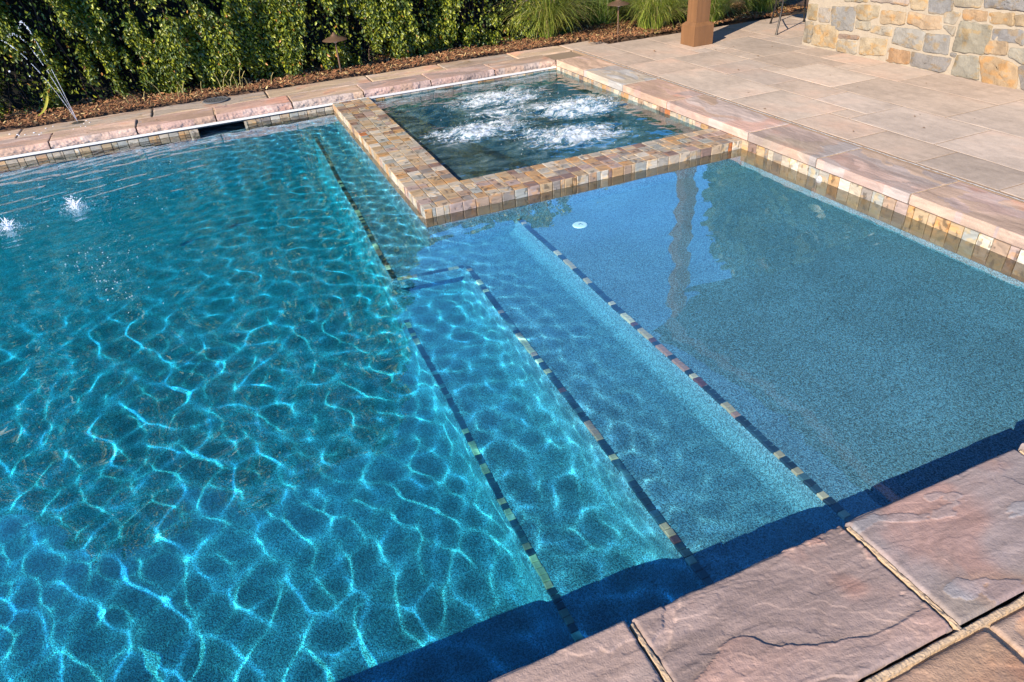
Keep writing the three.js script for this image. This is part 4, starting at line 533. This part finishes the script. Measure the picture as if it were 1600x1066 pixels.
// ---------------------------------------------------------------- deck jet: nozzle, streams, splashes
{
  const NZ = [-3.955, 0.0, -0.47], t = thing('jet_nozzle', 'small round deck jet nozzle in the far paving where the streams rise', 'jet nozzle', NZ);
  mesh('plate', new THREE.LatheGeometry([[0, 0.010], [0.012, 0.010], [0.014, 0.006], [0.045, 0.005], [0.048, 0.0]].map((q) => new THREE.Vector2(...q)), 28), M({ c: [0.10, 0.095, 0.085], roughness: 0.4, metalness: 0.5 }), t);
  const waterM = M({ c: [0.95, 0.97, 1], roughness: 0.06, transmission: 0.45, thickness: 0, ior: 1.33 }), dg = new THREE.IcosahedronGeometry(1, 2), r = rng(88);  // near-white drop colour stands in for sun glints
  const drop = (x, y, z, s, st = 1, ang = 0) => { const g = dg.clone(); g.scale(s * rr(0.8, 1.1, r), s * st, s * rr(0.8, 1.1, r)); g.rotateX(ang); g.translate(x, y, z); return g; };
  const stream = (end, H, t0, t1, label, dens, spread) => { // droplets along a parabola; close and drawn out near the nozzle, sparse as it falls
    const g = [], n = 420, at = (q) => [mix(NZ[0], end[0], q), 0.01 + 4 * H * q * (1 - q) + mix(0, end[1], q), mix(NZ[2], end[2], q)];
    const cv = new THREE.CatmullRomCurve3([0, 0.03, 0.07, 0.11, 0.15].map((q) => new THREE.Vector3(...at(q)))); g.push(new THREE.TubeGeometry(cv, 24, 0.0016, 6));
    let clump = 1; for (let i = 0; i < n; i++) { const q = t0 + (t1 - t0) * (i + r()) / n; if (r() < 0.12) clump = r() < 0.55 ? 1 : 0.15; const den = q < 0.35 ? 0.95 : q < 0.52 ? 0.6 : 0.10; if (r() > den * dens * clump) continue; const p = at(q), sp = spread * (0.1 + q * q * 6), up = Math.atan2(end[2] - NZ[2], 4 * H * (1 - 2 * q)); g.push(drop(p[0] + rr(-sp, sp, r), p[1] + rr(-sp, sp, r), p[2] + rr(-sp, sp, r), rr(0.0012, 0.0028, r) * (q > 0.25 && r() < 0.16 ? 2.0 : 1), q < 0.3 ? rr(1.5, 4, r) : rr(0.9, 1.6, r), up)); }
    tag(mesh('water_jet', mergeGeometries(g.map((a) => { a = a.index ? a.toNonIndexed() : a; a.deleteAttribute('uv'); return a; })), waterM), label, 'water jet', 'streams of the deck jet');
  };
  stream([-3.84, -0.1, 1.31], 0.86, 0.02, 1.0, 'longest and rightmost stream of water drops rising from the deck jet', 1.0, 0.004);
  stream([-3.99, -0.1, 1.38], 0.80, 0.02, 0.75, 'middle stream of the deck jet, between the two others', 0.62, 0.005);
  stream([-4.27, -0.1, 1.46], 0.80, 0.02, 1.0, 'lowest and leftmost stream of drops from the deck jet', 0.75, 0.004);
  const splash = (at, S, label, seed) => { const q = rng(seed), g = []; for (let i = 0; i < 420; i++) { const a = q() * 6.283, d = Math.pow(q(), 1.4), rad = S * d * 0.75, y = S * (1.05 * Math.pow(q(), 1.8)) * (1 - d * 0.55) * (0.35 + 0.65 * vn(Math.cos(a) * 2 + 4, Math.sin(a) * 2 + 4, seed)), s = S * rr(0.010, 0.036, q) * (1 - 0.5 * d); g.push(drop(at[0] + Math.cos(a) * rad, WL + 0.002 + y, at[2] + Math.sin(a) * rad * 0.9, s, rr(0.8, 1.7, q), rr(-0.8, 0.8, q))); }
    for (let k = 0; k < 5; k++) { const a = q() * 6.283, L = S * rr(0.8, 1.5, q); for (let i = 0; i < 16; i++) { const u = i / 15; g.push(drop(at[0] + Math.cos(a) * L * u * 0.6, WL + L * (u - 0.35 * u * u), at[2] + Math.sin(a) * L * u * 0.6, S * mix(0.045, 0.014, u) * rr(0.7, 1.2, q), 1.4)); } }
    for (let i = 0; i < 150; i++) { const a = q() * 6.283, d = S * (0.6 + 1.6 * q() * q()); g.push(drop(at[0] + Math.cos(a) * d, WL + 0.002 + (q() < 0.3 ? q() * S * 0.9 : 0), at[2] + Math.sin(a) * d, S * rr(0.008, 0.022, q), 0.6)); }
    tag(mesh('splash', mergeGeometries(g), M({ c: [0.95, 0.97, 1], roughness: 0.1, transmission: 0.15, thickness: 0, ior: 1.33 })), label, 'splash'); };
  splash([-3.84, WL, 1.31], 0.085, 'white crown splash where a jet lands in the pool, whole in view', 5);
  splash([-4.17, WL, 1.45], 0.08, 'white splash of a jet cut by the left edge of the picture', 6);
  const sp = []; const q = rng(17); for (let i = 0; i < 70; i++) { const u = q(), x = mix(-3.78, -3.42, u) + rr(-0.09, 0.09, q), z = mix(2.0, 2.85, u) + rr(-0.1, 0.1, q); sp.push(drop(x, WL + 0.003, z, rr(0.001, 0.003, q), 0.7)); }
  for (let i = 0; i < 60; i++) sp.push(drop(mix(-4.3, -3.3, q()), WL + 0.003, mix(0.5, 2.3, q()), rr(0.001, 0.0026, q), 0.7));
  tag(mesh('scattered_drops', mergeGeometries(sp), waterM), 'trail of small bright drops on the pool surface below the splash', 'water drops', null, 'stuff');
  const wet = []; for (let i = 0; i < 16; i++) wet.push(drop(NZ[0] - 0.05 + rr(-0.45, 0.14, q), 0.003, -0.4 + rr(-0.12, 0.14, q), rr(0.004, 0.009, q), 0.5)); tag(mesh('spray_drops', mergeGeometries(wet), waterM), 'a few water drops lying on the far paving beside the jet nozzle', 'water drops', null, 'stuff');
}

{ // bits of dry leaf blown onto the paving
  const r = rng(611), m = M({ c: [0.20, 0.11, 0.05], roughness: 0.9 }), g = [];
  for (let i = 0; i < 46; i++) { const q = leafG.clone(), s = rr(0.008, 0.022, r), far = r() < 0.45; q.scale(s, s, s); q.rotateX(rr(1.2, 1.9, r)); q.rotateY(r() * 6.28); const x = far ? rr(-4.4, 0.2, r) : rr(0.05, 1.85, r), z = far ? rr(-0.56, -0.06, r) : rr(-0.2, 3.2, r); q.translate(x, 0.008, z); g.push(q); }
  tag(mesh('leaf_litter', mergeGeometries(g), m), 'scattered bits of dry brown leaf on the paving', 'leaf litter', null, 'stuff');
}

renderer.render(scene, camera);
